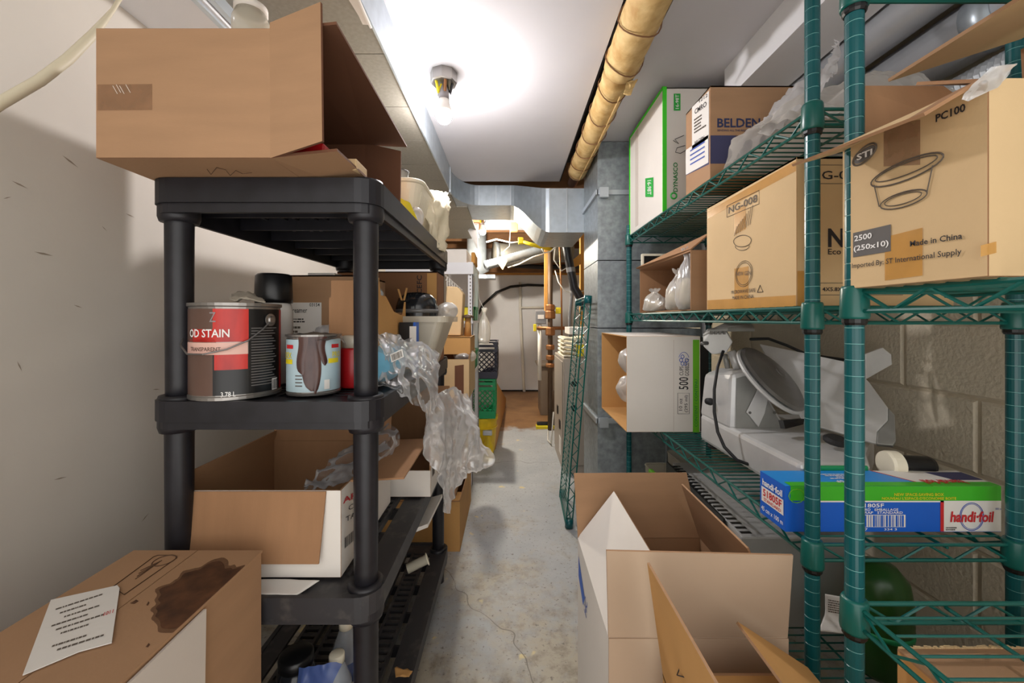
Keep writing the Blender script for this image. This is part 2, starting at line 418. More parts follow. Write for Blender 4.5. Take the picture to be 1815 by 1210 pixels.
def floor_material():
    m = bpy.data.materials.new('floor_paint'); m.use_nodes = True; nt = m.node_tree; b = nt.nodes['Principled BSDF']
    g = nt.nodes.new('ShaderNodeNewGeometry'); sep = nt.nodes.new('ShaderNodeSeparateXYZ'); nt.links.new(g.outputs['Position'], sep.inputs[0])
    def nz(s, d=8, r=.6):
        n = nt.nodes.new('ShaderNodeTexNoise'); n.inputs['Scale'].default_value = s; n.inputs['Detail'].default_value = d; n.inputs['Roughness'].default_value = r
        nt.links.new(g.outputs['Position'], n.inputs['Vector']); return n.outputs[0]
    def ramp(src, lo, hi):
        r = nt.nodes.new('ShaderNodeMapRange'); r.inputs[1].default_value = lo; r.inputs[2].default_value = hi; nt.links.new(src, r.inputs[0]); return r.outputs[0]
    def mix(f, a, c):
        x = nt.nodes.new('ShaderNodeMix'); x.data_type = 'RGBA'
        nt.links.new(f, x.inputs[0])
        for i, v in ((6, a), (7, c)):
            if isinstance(v, tuple): x.inputs[i].default_value = (*lin(v), 1)
            else: nt.links.new(v, x.inputs[i])
        return x.outputs[2]
    def math_(op, a, c):
        x = nt.nodes.new('ShaderNodeMath'); x.operation = op
        for i, v in ((0, a), (1, c)):
            if isinstance(v, (int, float)): x.inputs[i].default_value = v
            else: nt.links.new(v, x.inputs[i])
        return x.outputs[0]
    base = mix(ramp(nz(3), .3, .7), (150, 154, 158), (174, 176, 177))
    # worn bare concrete, more of it near the front where feet pass
    wear = math_('SUBTRACT', math_('ADD', nz(2.2), math_('MULTIPLY', nz(22), .35)), math_('MULTIPLY', sep.outputs[1], .16))
    base = mix(ramp(wear, .34, .52), base, mix(ramp(nz(13, 6, .7), .46, .66), (168, 160, 144), (124, 115, 100)))
    base = mix(ramp(nz(70, 3), .60, .70), base, (112, 106, 98))
    base = mix(ramp(nz(9), .62, .74), base, (150, 144, 134))
    base = mix(ramp(math_('ADD', nz(6, 3), math_('MULTIPLY', nz(30), .15)), .74, .78), base, (206, 190, 140))
    vo = nt.nodes.new('ShaderNodeTexVoronoi'); vo.feature = 'DISTANCE_TO_EDGE'; vo.inputs['Scale'].default_value = .55
    wob = nt.nodes.new('ShaderNodeTexNoise'); wob.inputs['Scale'].default_value = 4; nt.links.new(g.outputs['Position'], wob.inputs['Vector'])
    ad = nt.nodes.new('ShaderNodeVectorMath'); ad.operation = 'ADD'; nt.links.new(g.outputs['Position'], ad.inputs[0])
    sc = nt.nodes.new('ShaderNodeVectorMath'); sc.operation = 'SCALE'; sc.inputs[3].default_value = .25; nt.links.new(wob.outputs[1], sc.inputs[0]); nt.links.new(sc.outputs[0], ad.inputs[1])
    nt.links.new(ad.outputs[0], vo.inputs['Vector'])
    base = mix(ramp(vo.outputs['Distance'], .0016, .0), base, (96, 90, 82))
    # unpainted brown slab at the back
    edge = math_('ADD', sep.outputs[1], math_('MULTIPLY', nz(4), .5))
    brown = mix(ramp(nz(2.5), .35, .65), (150, 112, 72), (112, 78, 48))
    base = mix(ramp(edge, 4.22, 4.3), base, brown)
    nt.links.new(base, b.inputs['Base Color']); b.inputs['Roughness'].default_value = .55
    bp = nt.nodes.new('ShaderNodeBump'); bp.inputs['Strength'].default_value = .25; bp.inputs['Distance'].default_value = .004
    nt.links.new(nz(60, 5), bp.inputs['Height']); nt.links.new(bp.outputs[0], b.inputs['Normal'])
    MATS['floor_paint'] = m
floor_material()
# ================================================================ the room
FL = -H; CE = .92; WXL, WXR = -.93, 1.22; Y0, YB = -.55, 6.07
def S(name, mb, m, parent=None, **k): return mk(name, mb, m, parent, kind=None if parent is not None else 'structure', **k)
S('floor', MB().box(-1.3, 1.35, Y0, YB + .1, FL - .06, FL), 'floor_paint')
wl = S('wall_left', MB().box(WXL - .08, WXL, Y0, YB, FL, 1.15), 'wall_paint')
rd = random.Random(5)
for px_, py_, l, a in ((20, 320, 26, 15), (222, 378, 18, 10), (180, 400, 12, 40), (5, 352, 14, -30), (60, 446, 30, 5), (250, 925, 18, -30), (95, 850, 22, 8), (305, 470, 10, 60), (130, 540, 16, 20), (30, 640, 20, 70), (270, 690, 16, 8), (110, 275, 30, 25)):
    d = -WXL * F / (CX - px_); p = P(px_, py_, d); p.x = WXL + .0006; w = l / F * d; e = Vec((0, math.cos(R(a)), -math.sin(R(a)))) * w; n_ = Vec((0, e.z, -e.y)) * .06
    mk('scuff', MB().add([p, p + e * .4 + n_, p + e, p + e * .5 - n_], [(0, 1, 2, 3)]), 'scuff', wl)
S('wall_back', MB().box(-1.3, 1.35, YB, YB + .08, FL, 1.15), 'white_board')
wr = S('wall_right', MB().box(WXR + .004, WXR + .1, Y0, YB, FL, 1.15), 'mortar')
def block_mesh(L, hh):
    g = .004; c = .006; mb = MB()
    o = [(0, g, g), (0, L - g, g), (0, L - g, hh - g), (0, g, hh - g)]
    i = [(-c, g + c, g + c), (-c, L - g - c, g + c), (-c, L - g - c, hh - g - c), (-c, g + c, hh - g - c)]
    k = [(.02, y, z) for _, y, z in o]
    mb.add(k + o + i, [(8, 11, 10, 9), (4, 5, 9, 8), (5, 6, 10, 9), (6, 7, 11, 10), (7, 4, 8, 11), (0, 1, 5, 4), (1, 2, 6, 5), (2, 3, 7, 6), (3, 0, 4, 7)])
    return mb
first = None
for k in range(11):
    zz = -.21 + .2 * (k - 5)
    if zz < FL - .15: continue
    off = 0 if k % 2 == 0 else .2
    for j in range(9):
        yy = -.57 + off + .4 * j + .03
        if first is None:
            mb = block_mesh(.4, .2); mb.v = [v + Vec((WXR + .004, yy, zz)) for v in mb.v]; first = mk('block', mb, 'block_paint', wr); base = (yy, zz)
        else: shift_copy(first, (0, yy - base[0], zz - base[1]))
ceil = S('ceiling', MB().box(-.37, .33, Y0, 2.72, CE, CE + .02), 'ceiling_paint')
S('ceiling_panel', MB().box(.47, 1.23, Y0, 2.5, CE, CE + .02), 'ceiling_paint')
S('ceiling_panel', MB().box(WXL, -.72, Y0, 2.3, .745, .76), 'white_board')
S('ceiling_deck', MB().box(-1.3, 1.35, Y0, YB + .1, 1.13, 1.15), 'wood')
for i in range(6):       # floor joists seen past the end of the ceiling board
    y = 2.95 + i * .5; S('trim_%d' % (i + 1), MB().box(-1.0, 1.22, y, y + .045, .95, 1.13), 'wood')
S('trim_7', MB().box(-.4, 1.22, 5.75, 5.83, .66, .80), 'wood')
S('trim_8', MB().box(-.4, 1.22, 6.0, 6.07, .655, .70), 'wood_orange')
# boxed soffit upper right
S('trim_9', MB().box(.79, .955, Y0, 1.5, .80, .92), 'white_board')
# back-wall panel joints
for i, x in enumerate((-.17, .62)):
    S('trim_%d' % (10 + i), MB().box(x, x + .02, YB - .006, YB, FL, .655), 'white_board')
S('baseboard_back', MB().box(-.5, 1.2, YB - .012, YB, FL, FL + .02), 'dark_void')

# ---------------- long duct at the upper left with sheet panels
du = thing('air_duct', 'long flat galvanized air duct running along the ceiling above the black shelves', 'duct', (-.53, 2.0, .78))
ys = [Y0, .35, .62, .9, 1.2, 1.5, 1.78, 2.06, 2.3, 2.5]
for a, b in zip(ys[:-1], ys[1:]):
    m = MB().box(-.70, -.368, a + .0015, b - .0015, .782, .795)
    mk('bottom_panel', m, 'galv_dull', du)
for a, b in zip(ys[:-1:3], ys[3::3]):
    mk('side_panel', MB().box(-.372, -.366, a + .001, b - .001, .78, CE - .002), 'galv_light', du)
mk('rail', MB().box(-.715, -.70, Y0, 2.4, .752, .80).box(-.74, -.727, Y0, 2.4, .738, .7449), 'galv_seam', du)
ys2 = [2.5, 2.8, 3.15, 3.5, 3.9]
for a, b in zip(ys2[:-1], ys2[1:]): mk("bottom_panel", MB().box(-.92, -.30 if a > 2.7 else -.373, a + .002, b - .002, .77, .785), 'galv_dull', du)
# torn plaster edge beside the duct
rd = random.Random(4); pts = []
for i in range(15):
    y = .62 + i * .032; pts.append(Vec((-.385 - rd.uniform(0, .018) - .02 * (1 - i / 14), y, .7795)))
S('trim_12', MB().prism([Vec((-.369, .62, .7795))] + pts + [Vec((-.369, 1.07, .7795))], (0, 0, -.006)), 'paper')
S('trim_13', MB().tube([(-.37, .55, .8), (-.362, .9, .765), (-.372, 1.08, .775)], .004, 6), 'paper')

# ---------------- S-shaped branch duct and the plenum
br = thing('branch_duct', 'galvanized S-shaped branch duct crossing under the ceiling to the plenum', 'duct', (.0, 2.7, .53))
def loft(q0, q1, n, ease=False):
    mb = MB(); rows = []
    for i in range(n + 1):
        t = i / n; u = t * t * (3 - 2 * t) if ease else t
        rows.append([q0[k].lerp(q1[k], t) if not ease else Vec((q0[k].x + (q1[k].x - q0[k].x) * t, q0[k].y + (q1[k].y - q0[k].y) * u, q0[k].z + (q1[k].z - q0[k].z) * u)) for k in range(4)])
    rows = [r + [r[0]] for r in rows]; mb.grid(rows); return mb
def sec(x, yf, yb, z0, z1): return [Vec((x, yf, z0)), Vec((x, yb, z0)), Vec((x, yb, z1)), Vec((x, yf, z1))]
mb = MB(); rows = []                        # quarter turn out of the long duct
for i in range(9):
    a = R(90 * i / 8); c = Vec((-.217, 2.5, 0)); fx = c.x - .151 * math.cos(a); fy = c.y + .29 * math.sin(a)
    ox = c.x - (.151 + .33) * math.cos(a); oy = c.y + (.29 + .42) * math.sin(a)
    r = [Vec((fx, fy, .78)), Vec((ox, oy, .78)), Vec((ox, oy, CE - .003)), Vec((fx, fy, CE - .003))]; rows.append(r + [r[0]])
mb.grid(rows); mk('elbow', mb, 'galv_light', br, smooth=False)
mk('section', loft(sec(-.217, 2.79, 3.21, .78, CE - .003), sec(-.10, 2.79, 3.21, .78, CE - .003), 1), 'galv_light', br)
mk('section', loft(sec(-.10, 2.79, 3.21, .78, CE - .003), sec(.0, 2.79, 3.21, .78, CE - .003), 1), 'galv_light', br)
mk('offset_section', loft(sec(.0, 2.79, 3.21, .78, CE - .003), sec(.24, 2.49, 3.0, .53, .80), 10, True), 'galv_light', br)
mk('section', loft(sec(.24, 2.49, 3.0, .53, .80), sec(.345, 2.49, 3.0, .53, .80), 1), 'galv_light', br)
mk('section', loft(sec(.345, 2.49, 3.0, .53, .80), sec(.455, 2.49, 3.0, .53, .80), 1), 'galv_light', br)
for x, f, z0, z1 in ((-.217, 2.785, .78, .915), (-.10, 2.785, .78, .915), (0, 2.785, .78, .915), (.24, 2.485, .53, .8), (.345, 2.485, .53, .8)):
    mk('seam', MB().box(x - .004, x + .004, f, f + .01, z0, z1), 'galv_seam', br)
mk('corner_flange', MB().box(-.372, -.362, 2.45, 2.5, .765, CE - .002), 'galv_seam', br)

pl = thing('furnace_plenum', 'tall galvanized sheet metal plenum standing behind the green wire rack', 'plenum', (.72, 2.3, FL))
for z0, z1 in ((FL, -.525), (-.52, -.05), (-.045, .3), (.305, .65), (.655, .915)):
    mk('sheet', MB().box(.45, .985, 2.1, 2.489, z0, z1), 'galv', pl)
for z in (-.525, .652):
    mk('flange', MB().box(.445, .98, 2.088, 2.1, z - .012, z + .012).box(.438, .45, 2.088, 2.489, z - .012, z + .012), 'galv_seam', pl)
    mk('bracket', MB().box(.455, .50, 2.07, 2.09, z - .03, z + .02), 'galv_seam', pl)
for x in (.62, .80): mk('fold', MB().box(x, x + .006, 2.094, 2.1, FL, -.54), 'galv_seam', pl)
S('trim_14', MB().box(.99, 1.02, 2.08, 2.12, FL, .9), 'white_board')

# ================================================================ ceiling fixtures
def bulb_fixture(name, label, c, zc, glow, zr=.0):
    t = thing(name, label, 'light', (c[0], c[1], zc - .17))
    mk('junction_box', MB().lathe((c[0], c[1], zc - .042), [(.045, 0), (.05, .003), (.05, .042)], 8), 'can_metal', t)
    for i, (a, m) in enumerate(((0, 'black'), (70, 'yellow'), (150, 'silver'), (220, 'yellow'), (290, 'copper'))):
        x = c[0] + .034 * math.cos(R(a)); y = c[1] + .034 * math.sin(R(a))
        mk('wire', MB().tube([(x, y, zc - .03), (x * .7 + c[0] * .3, y * .7 + c[1] * .3, zc - .078), (c[0] + .01 * math.cos(R(a)), c[1] + .01 * math.sin(R(a)), zc - .048)], .006, 6), m, t)
    mk('wire_nut', MB().lathe((c[0] - .018, c[1] - .01, zc - .08), [(.005, 0), (.008, .012), (.007, .022)], 8), 'yellow', t)
    mk('socket', MB().lathe((c[0], c[1], zc - .1), [(.020, 0), (.019, .03), (.012, .05), (.008, .07)], 16), 'grey_plastic', t, smooth=True)
    mk('bulb', MB().lathe((c[0], c[1], zc - .19), [(.002, 0), (.016, .004), (.026, .016), (.030, .032), (.0302, .040)], 20), glow, t, smooth=True)
    mk('bulb_base', MB().lathe((c[0], c[1], zc - .150), [(.0302, 0), (.028, .012), (.021, .034), (.0185, .052)], 20), 'white_card', t, smooth=True)
    return t
bulb_fixture('ceiling_bulb', 'bare light bulb hanging from an open wired box on the white ceiling', (-.25, 1.52), CE, 'bulb_glow')
bulb_fixture('ceiling_bulb', 'bare glowing bulb at the far end below the galvanized ducts', (-.26, 3.78), .97, 'bulb_glow_back')

# insulated pipe in the ceiling slot
pip = thing('insulated_pipe', 'ceiling pipe wrapped in yellowed paper insulation with wire ties', 'pipe', (.385, 1.5, .82))
def wrap(y0, y1, seed, r=.056):
    pts = []; rr = []; n = int((y1 - y0) / .022); rd = random.Random(seed)
    for i in range(n + 1):
        y = y0 + (y1 - y0) * i / n; pts.append(Vec((.385 + (y - 1.5) * .014, y, .875))); rr.append(r * (1 + rd.uniform(-.035, .035)))
    return MB().tube(pts, rr, 18)
mk('insulation', wrap(.55, 1.415, 1, .06), 'insulation', pip, smooth=True)
mk('insulation', wrap(1.46, 2.42, 2, .052), 'insulation', pip, smooth=True)
mk('bare_pipe', MB().tube([(.384, .5, .875), (.398, 2.62, .875)], .03, 14), 'insulation_end', pip, smooth=True)
for i, y in enumerate((.8, 1.0, 1.18, 1.36, 1.53, 1.72, 1.90, 2.08, 2.26, 2.4)):
    c = Vec((.385 + (y - 1.5) * .014, y, .875)); pts = [c + Vec((.057 * math.cos(a), .012 * math.sin(a * 2 + i), .057 * math.sin(a))) for a in [2 * math.pi * k / 20 for k in range(21)]]
    if y < 1.42: pts = [c + (p - c) * 1.13 for p in pts]
    mk('tie', MB().tube(pts, .0022, 5), 'wood', pip)
mk('torn_paper', crumple_sheet([[(.40, 1.40, .818), (.44, 1.40, .828)], [(.405, 1.46, .805), (.43, 1.455, .80)]], 8, 8, .01, 30, 2), 'insulation', pip)
mk('seam_strip', MB().tube([(.405, 1.5, .821), (.41, 1.9, .821), (.405, 2.4, .82)], .003, 5), 'insulation', pip)
S('trim_15', MB().box(.33, .47, Y0, 2.6, 1.0, 1.02), 'dark_void')  # dark sheet standing in for the shade up inside the open slot
S('trim_16', MB().box(.326, .333, Y0, 2.72, CE, CE + .1), 'dark_void')  # black shadow line at the slot's left edge, painted as a dark strip

# round ducts upper right
d1 = thing('round_duct', 'upper shiny round metal duct running below the white soffit', 'duct', (1.02, .6, .735))
mk('pipe', MB().tube([(1.02, Y0, .79), (1.02, 1.6, .79)], .055, 24), 'silver', d1, smooth=True)
mk('joint', MB().tube([(1.02, .82, .79), (1.02, .90, .79)], .059, 24), 'silver', d1, smooth=True)
mk('foil_tape', crumple_sheet([[(1.0, .80, .73), (.962, .80, .77), (.98, .80, .835)], [(1.0, .86, .727), (.958, .86, .77), (.98, .86, .84)], [(1.0, .94, .73), (.962, .94, .77), (.98, .94, .835)]], 10, 10, .006, 60, 3), 'galv_seam', d1)
d2 = thing('round_duct', 'lower thick shiny round duct with white tape beside the block wall', 'duct', (1.13, .6, .63))
mk('pipe', MB().tube([(1.125, Y0, .70), (1.125, 1.5, .70)], .068, 24), 'silver', d2, smooth=True)
mk('joint', MB().tube([(1.125, .90, .70), (1.125, .96, .70)], .072, 24), 'galv_light', d2, smooth=True)
mk('white_tape', MB().tube([(1.125, .78, .70), (1.125, .86, .70)], .0705, 24), 'white_board', d2, smooth=True)
pts = []; rr = []
for i in range(160):
    pts.append(Vec((1.15, .3 + i * .007, .585))); rr.append(.036 if i % 2 else .03)
mk('flexible_duct', MB().tube(pts, rr, 14), 'silver', label='ribbed silver flexible duct below the round ducts at upper right', cat='duct')

# cream cable on the left wall
mk('wall_cable', MB().tube([P(-60, 222, .62), P(0, 183, .66), P(70, 143, .71), P(120, 105, .75), P(166, 60, .79), P(200, 18, .83), P(235, -40, .86)], [.0085, .0085, .0085, .0085, .0075, .004, .004], 10), 'cable', smooth=True,
   label='thick cream cable sagging across the left wall beside the top box', cat='cable')

# ================================================================ green wire racks
def post(parent, x, y, z0, z1, m='green_epoxy', r=.0127):
    prof = []; mids = []; z = 0
    while z < z1 - z0 - .025:
        for a, b, k in ((r, z, 0), (r, z + .0236, 0), (r - .0007, z + .0241, 1), (r - .0007, z + .0251, 0)):
            prof.append((a, b)); mids.append(k)
        z += .0254
    prof.append((r, z1 - z0)); mids = mids[:len(prof) - 1]
    return mk('post', MB().lathe((x, y, z0), prof, 20, mids=mids), [m, 'groove'], parent)
def rail_frame(mb, a, b, z, drop, step=.05, r=.0034, up=Vec((0, 0, 1))):
    a = Vec(a); b = Vec(b); mb.tube([a, b], r, 6); mb.tube([a - up * drop, b - up * drop], r, 6)
    L = (b - a).length; n = max(2, round(L / step)); e = (b - a) / n; pts = []
    for i in range(n + 1): pts.append(a + e * i - up * (drop if i % 2 else 0))
    mb.tube(pts, r * .75, 5)
def wire_shelf(root, x0, x1, y0, y1, z, skip_collars=(), spacing=.0262, wires=True, m='green_epoxy_mid', drop=.03):
    mb = MB()
    i = .012
    rail_frame(mb, (x0, y0 + i, z), (x0, y1 - i, z), z, drop); rail_frame(mb, (x1, y0 + i, z), (x1, y1 - i, z), z, drop)
    rail_frame(mb, (x0 + i, y0, z), (x1 - i, y0, z), z, drop); rail_frame(mb, (x0 + i, y1, z), (x1 - i, y1, z), z, drop)
    sh = mk('shelf', mb, m, root)
    for x in (x0, x1):
        for y in (y0, y1):
            mk('collar', MB().lathe((x, y, z - drop - .012), [(.0185, 0), (.0195, .004), (.018, drop + .018), (.0165, drop + .022)], 16), m, sh, smooth=True)
            mk('sleeve', MB().lathe((x, y, z - drop - .022), [(.0145, 0), (.0165, .004), (.0165, .011)], 14), 'black', sh)
    for k in (1, 2):
        xx = x0 + (x1 - x0) * k / 3
        pts = [Vec((xx, y0 + (y1 - y0) * q / 48, z - .006 - (.014 if q % 2 else 0))) for q in range(49)]
        mk('brace', MB().tube([(xx, y0, z - .006), (xx, y1, z - .006)], .003, 6), m, sh)
    n = int((y1 - y0) / spacing); st = (y1 - y0) / n; w0 = None
    for k in range(1, n):
        if w0 is None: w0 = mk('wire', MB().tube([(x0, y0 + st, z + .0025), (x1, y0 + st, z + .0025)], .0021, 5), m, sh)
        else: shift_copy(w0, (0, st * (k - 1), 0))
    return sh
RX0, RX1, RY0, RY1 = .583, .975, .785, 2.0
r1 = thing('wire_rack', 'long green wire shelving rack along the right block wall holding the meat slicer', 'rack', (.78, 1.39, FL))
for x, y in ((RX0, RY0), (RX0, RY1), (RX1, RY0), (RX1, RY1)):
    post(r1, x, y, FL, .70 if y < 1 else .46)
    mk('foot', MB().lathe((x, y, FL), [(.016, 0), (.016, .012), (.012, .02)], 12), 'black', r1)
ZS = (.405, .022, -.436, -.86)
for z in ZS: wire_shelf(r1, RX0, RX1, RY0, RY1, z)
r2 = thing('wire_rack', 'nearer green wire rack at the right edge of the picture carrying the cup carton', 'rack', (.76, .2, FL))
QX0, QX1, QY0, QY1 = .546, .98, -.5, .645
for x, y in ((QX0, QY1), (QX1, QY1), (QX0, QY0), (QX1, QY0)): post(r2, x, y, FL, .75)
for z in (.534, .042, -.452): wire_shelf(r2, QX0, QX1, QY0, QY1, z, spacing=.027 if z > -.3 else .034)

# spare wire shelf leaning on the plenum
ls = thing('wire_shelf', 'spare green wire shelf standing on end against the galvanized plenum', 'shelf', (.33, 2.15, FL))
Mx = Matrix.Translation((.285, 2.1, FL + .006)) @ Matrix.Rotation(R(4.8), 4, 'Y') @ Matrix.Rotation(R(-2), 4, 'Z')
# local frame: z = length, y = width, x = thickness
def lt(mb): return mb.xf(Mx)
L, Wd, dr = 1.2, .36, .032
mb = MB()
for y in (0, Wd):
    mb.tube([(0, y, .012), (0, y, L - .012)], .004, 6); mb.tube([(dr, y, .012), (dr, y, L - .012)], .004, 6)
    mb.tube([Vec((0 if i % 2 else dr, y, .012 + (L - .024) * i / 30)) for i in range(31)], .003, 5)
for z in (.01, L - .01):
    mb.tube([(0, 0, z), (0, Wd, z)], .004, 6); mb.tube([(dr, 0, z), (dr, Wd, z)], .004, 6)
mk('frame', lt(mb), 'green_epoxy_mid', ls)
for y in (0, Wd):
    for z in (0, L - .04): mk('collar', lt(MB().tube([(dr / 2, y, z), (dr / 2, y, z + .04)], .021, 14)), 'green_epoxy', ls, smooth=True)
for i in range(1, 46):
    z = L * i / 46; mk('wire', lt(MB().tube([(0, 0, z), (0, Wd, z)], .002, 5)), 'green_epoxy_mid', ls)

# ================================================================ black plastic shelving unit
SX0, SX1, SY0, SY1 = -.717, -.26, .79, 1.72
su = thing('shelving_unit', 'black plastic four-tier shelving unit along the left wall holding boxes and paint', 'shelving', (-.49, 1.25, FL))
LX = (-.682, -.298); LY = (.837, 1.673)
def deck(z, th=.06, bottom=False):
    mb = MB(); o = rrect(SX0, SX1, SY0, SY1, .045); i = rrect(SX0 + .012, SX1 - .012, SY0 + .012, SY1 - .012, .035)
    ring(mb, o, i, z - th * .72, z)
    o2 = rrect(SX0 + .006, SX1 - .006, SY0 + .006, SY1 - .006, .04); i2 = rrect(SX0 + .016, SX1 - .016, SY0 + .016, SY1 - .016, .03)
    ring(mb, o2, i2, z - th, z - th * .70)
    i3 = rrect(SX0 + .062, SX1 - .062, SY0 + .075, SY1 - .075, .012); ring(mb, i, i3, z - .012, z - .004)
    sh = mk('shelf', mb, 'black_plastic_dusty' if z < -.4 else 'black_plastic', su)
    for x in LX:
        for y in LY: mk('collar', MB().lathe((x, y, z - th - .012), [(.033, 0), (.036, .01), (.036, th + .012), (.034, th + .018), (.026, th + .018)], 20), 'black_plastic', sh, smooth=True)
    # slotted slats of the deck
    w = .058; gap = (SX1 - SX0 - .124 - 4 * w) / 5; s0 = None
    for k in range(4):
        x = SX0 + .062 + gap + k * (w + gap)
        if s0 is None:
            m2 = MB(); m2.box(x, x + .008, SY0 + .07, SY1 - .07, z - .02, z - .004); m2.box(x + w - .008, x + w, SY0 + .07, SY1 - .07, z - .02, z - .004)
            y = SY0 + .075
            while y < SY1 - .08: m2.box(x + .008, x + w - .008, y, y + .014, z - .014, z - .005); y += .027
            s0 = mk('slat', m2, 'black_plastic_dusty' if z < -.4 else 'black_plastic', sh)
        else: shift_copy(s0, (k * (w + gap), 0, 0))
    rb = None
    for k in range(6):
        y = SY0 + .13 + k * (SY1 - SY0 - .26) / 5
        if rb is None: rb = mk('rib', MB().box(SX0 + .016, SX1 - .016, y, y + .008, z - .045, z - .0141), 'black_plastic', sh)
        else: shift_copy(rb, (0, k * (SY1 - SY0 - .26) / 5, 0))
LV = (.275, -.161, -.543, -.945)
for z in LV: deck(z, .066 if z > 0 else .056)
for x in LX:
    for y in LY:
        for a, b in ((LV[1] - .01, LV[0] - .06), (LV[2] - .01, LV[1] - .05), (LV[3] - .01, LV[2] - .05), (FL, LV[3] - .05)):
            mk('leg', MB().lathe((x, y, a), [(.0235, 0), (.0235, .04), (.025, b - a - .02), (.025, b - a)], 20), 'black_plastic', su, smooth=True)
# ================================================================ left side: things on the black shelves
# ---- big open carton on its side on the top tier
T = .005
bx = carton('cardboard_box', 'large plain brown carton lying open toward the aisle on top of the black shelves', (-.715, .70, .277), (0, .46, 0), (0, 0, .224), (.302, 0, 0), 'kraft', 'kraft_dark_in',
    flaps={'U-': [P(479, 280, .70), P(478, 40, .70), P(568, 3, .68), P(571, 250, .68)],
           'V+': [(-.413, .70, .50), (-.413, 1.16, .50), (-.296, 1.16, .495), (-.296, .69, .505)],
           'U+': [(-.413, 1.16, .277), (-.413, 1.16, .50), (-.31, 1.155, .475), (-.312, 1.15, .296)],
           'V-': [(-.413, .70, .277), (-.413, 1.10, .279), (-.285, 1.02, .282), P(598, 268, .715)]}, t=T)
O, xv, yv = tri(onY(.70), (173, 196), (270, 195), (173, 150)); decal(bx, 'tape', O, xv, yv, 'tape_dark')
mk('scribble', MB().tube([P(367, 300, .745), P(374, 309, .76), P(384, 297, .74), P(400, 301, .75), P(408, 311, .76), P(418, 302, .75), P(430, 308, .76), P(446, 306, .755)], .0007, 4), 'ink_brown', bx)
for i, (x, y) in enumerate(((200, 160), (206, 158), (212, 160), (223, 158))):
    mk('tape_crease', MB().tube([P(x, y - 8, .6985), P(x + 8, y + 6, .6985)], .0005, 4), 'paper', bx)
mk('packet', MB().box(-.405, -.345, .75, .82, .286, .325), 'red', label='small red packet inside the open top carton', cat='packet', bevel=.003)
mk('packet', MB().box(-.338, -.30, .79, .85, .29, .312).xf(Matrix.Identity(4)), 'kraft_lit', label='small white and brown packet beside the red one in the top carton', cat='packet', bevel=.002)
jar = thing('plastic_jar', 'frosted round plastic jar standing on the top carton below the duct', 'jar', (-.575, .9, .505))
mk('body', MB().lathe((-.575, .9, .506), [(.03, 0), (.036, .01), (.037, .15), (.03, .17)], 24), 'clear_plastic', jar, smooth=True)
mk('lid', MB().lathe((-.575, .9, .676), [(.033, 0), (.033, .014), (.02, .018)], 24), 'white_card', jar, smooth=True)

# ---- laundry basket with cloth, bags and a yellow packet
bk = thing('laundry_basket', 'white slotted plastic basket on the far end of the top black tier', 'basket', (-.44, 1.43, .275))
bx0, bx1, by0, by1, bz0, bz1 = -.63, -.275, 1.24, 1.63, .278, .425
mb = MB(); bot = rrect(bx0 + .03, bx1 - .03, by0 + .03, by1 - .03, .03); top = rrect(bx0, bx1, by0, by1, .04)
n = len(bot)
def bpt(k, t): a = bot[k % n]; b = top[k % n]; return Vec((a[0] + (b[0] - a[0]) * t, a[1] + (b[1] - a[1]) * t, bz0 + (bz1 - bz0) * t))
mb.grid([[bpt(k, t) for k in range(n + 1)] for t in (0, .55)]); mb.grid([[bpt(k, t) for k in range(n + 1)] for t in (.82, 1)])
for cc_ in (0, 6, 12, 18): mb.grid([[bpt(k, t) for k in range(cc_, cc_ + 6)] for t in (.55, .82)])
mb.add([bpt(k, 0) for k in range(n)], [list(range(n))])
mk('body', mb, 'cream_plastic', bk, solid=.003)
def along(a, b, q, t):
    p0 = Vec((*a, 0)).lerp(Vec((*b, 0)), q); return p0
for (ia, ib) in ((5, 6), (11, 12), (17, 18), (23, 0)):          # bars between the slots on each side
    A0, A1, B0, B1 = bpt(ia, .55), bpt(ib, .55), bpt(ia, .82), bpt(ib, .82)
    N = 15
    for q in range(N + 1):
        u = q / N; w = .009
        e = (A1 - A0).normalized() * w
        a = A0.lerp(A1, u); b = B0.lerp(B1, u)
        mk('bar', MB().add([a - e, a + e, b + e, b - e], [(0, 1, 2, 3)]), 'cream_plastic', bk, solid=.003)
mk('rim', MB().tube([Vec((*p, bz1)) for p in top] + [Vec((*top[0], bz1))], .007, 8), 'cream_plastic', bk, smooth=True)
mk('cloth', crumple_sheet([[P(748, 345, 1.5), P(772, 340, 1.58), P(792, 345, 1.66)], [P(752, 362, 1.40), P(778, 358, 1.45), P(797, 366, 1.52)], [P(756, 392, 1.38), P(776, 398, 1.44), P(793, 402, 1.52)], [P(762, 432, 1.40), P(774, 440, 1.45), P(788, 448, 1.54)]], 24, 30, .03, 16, 3), 'cream_cloth', smooth=True, solid=.004,
   label='crumpled cream cloth hanging over the rim of the white basket', cat='cloth')
mk('packet', crumple_sheet([[P(709, 352, 1.185), P(726, 360, 1.19)], [P(710, 378, 1.18), P(737, 382, 1.19)], [P(726, 397, 1.18), P(742, 403, 1.19)]], 12, 12, .008, 20, 5), 'yellow', smooth=True, solid=.008,
   label='bright yellow packet leaning on the white basket', cat='packet')
mk('plastic_bag', crumple_blob((-.283, 1.225, .305), (.02, .018, .028), 7, .4, flat=.277), 'film_white', smooth=True, label='small clear crumpled bag beside the yellow packet', cat='bag')
mk('plastic_bag', crumple_blob((-.42, 1.42, .42), (.12, .13, .045), 4, .5), 'film_dense', smooth=True, label='crumpled clear bag filling the white basket', cat='bag')
mk('cup', MB().lathe((-.355, 1.31, .43), [(.018, 0), (.026, .04), (.028, .045)], 14), 'slate_grey', smooth=True, label='small dark cup poking out of the white basket', cat='cup')

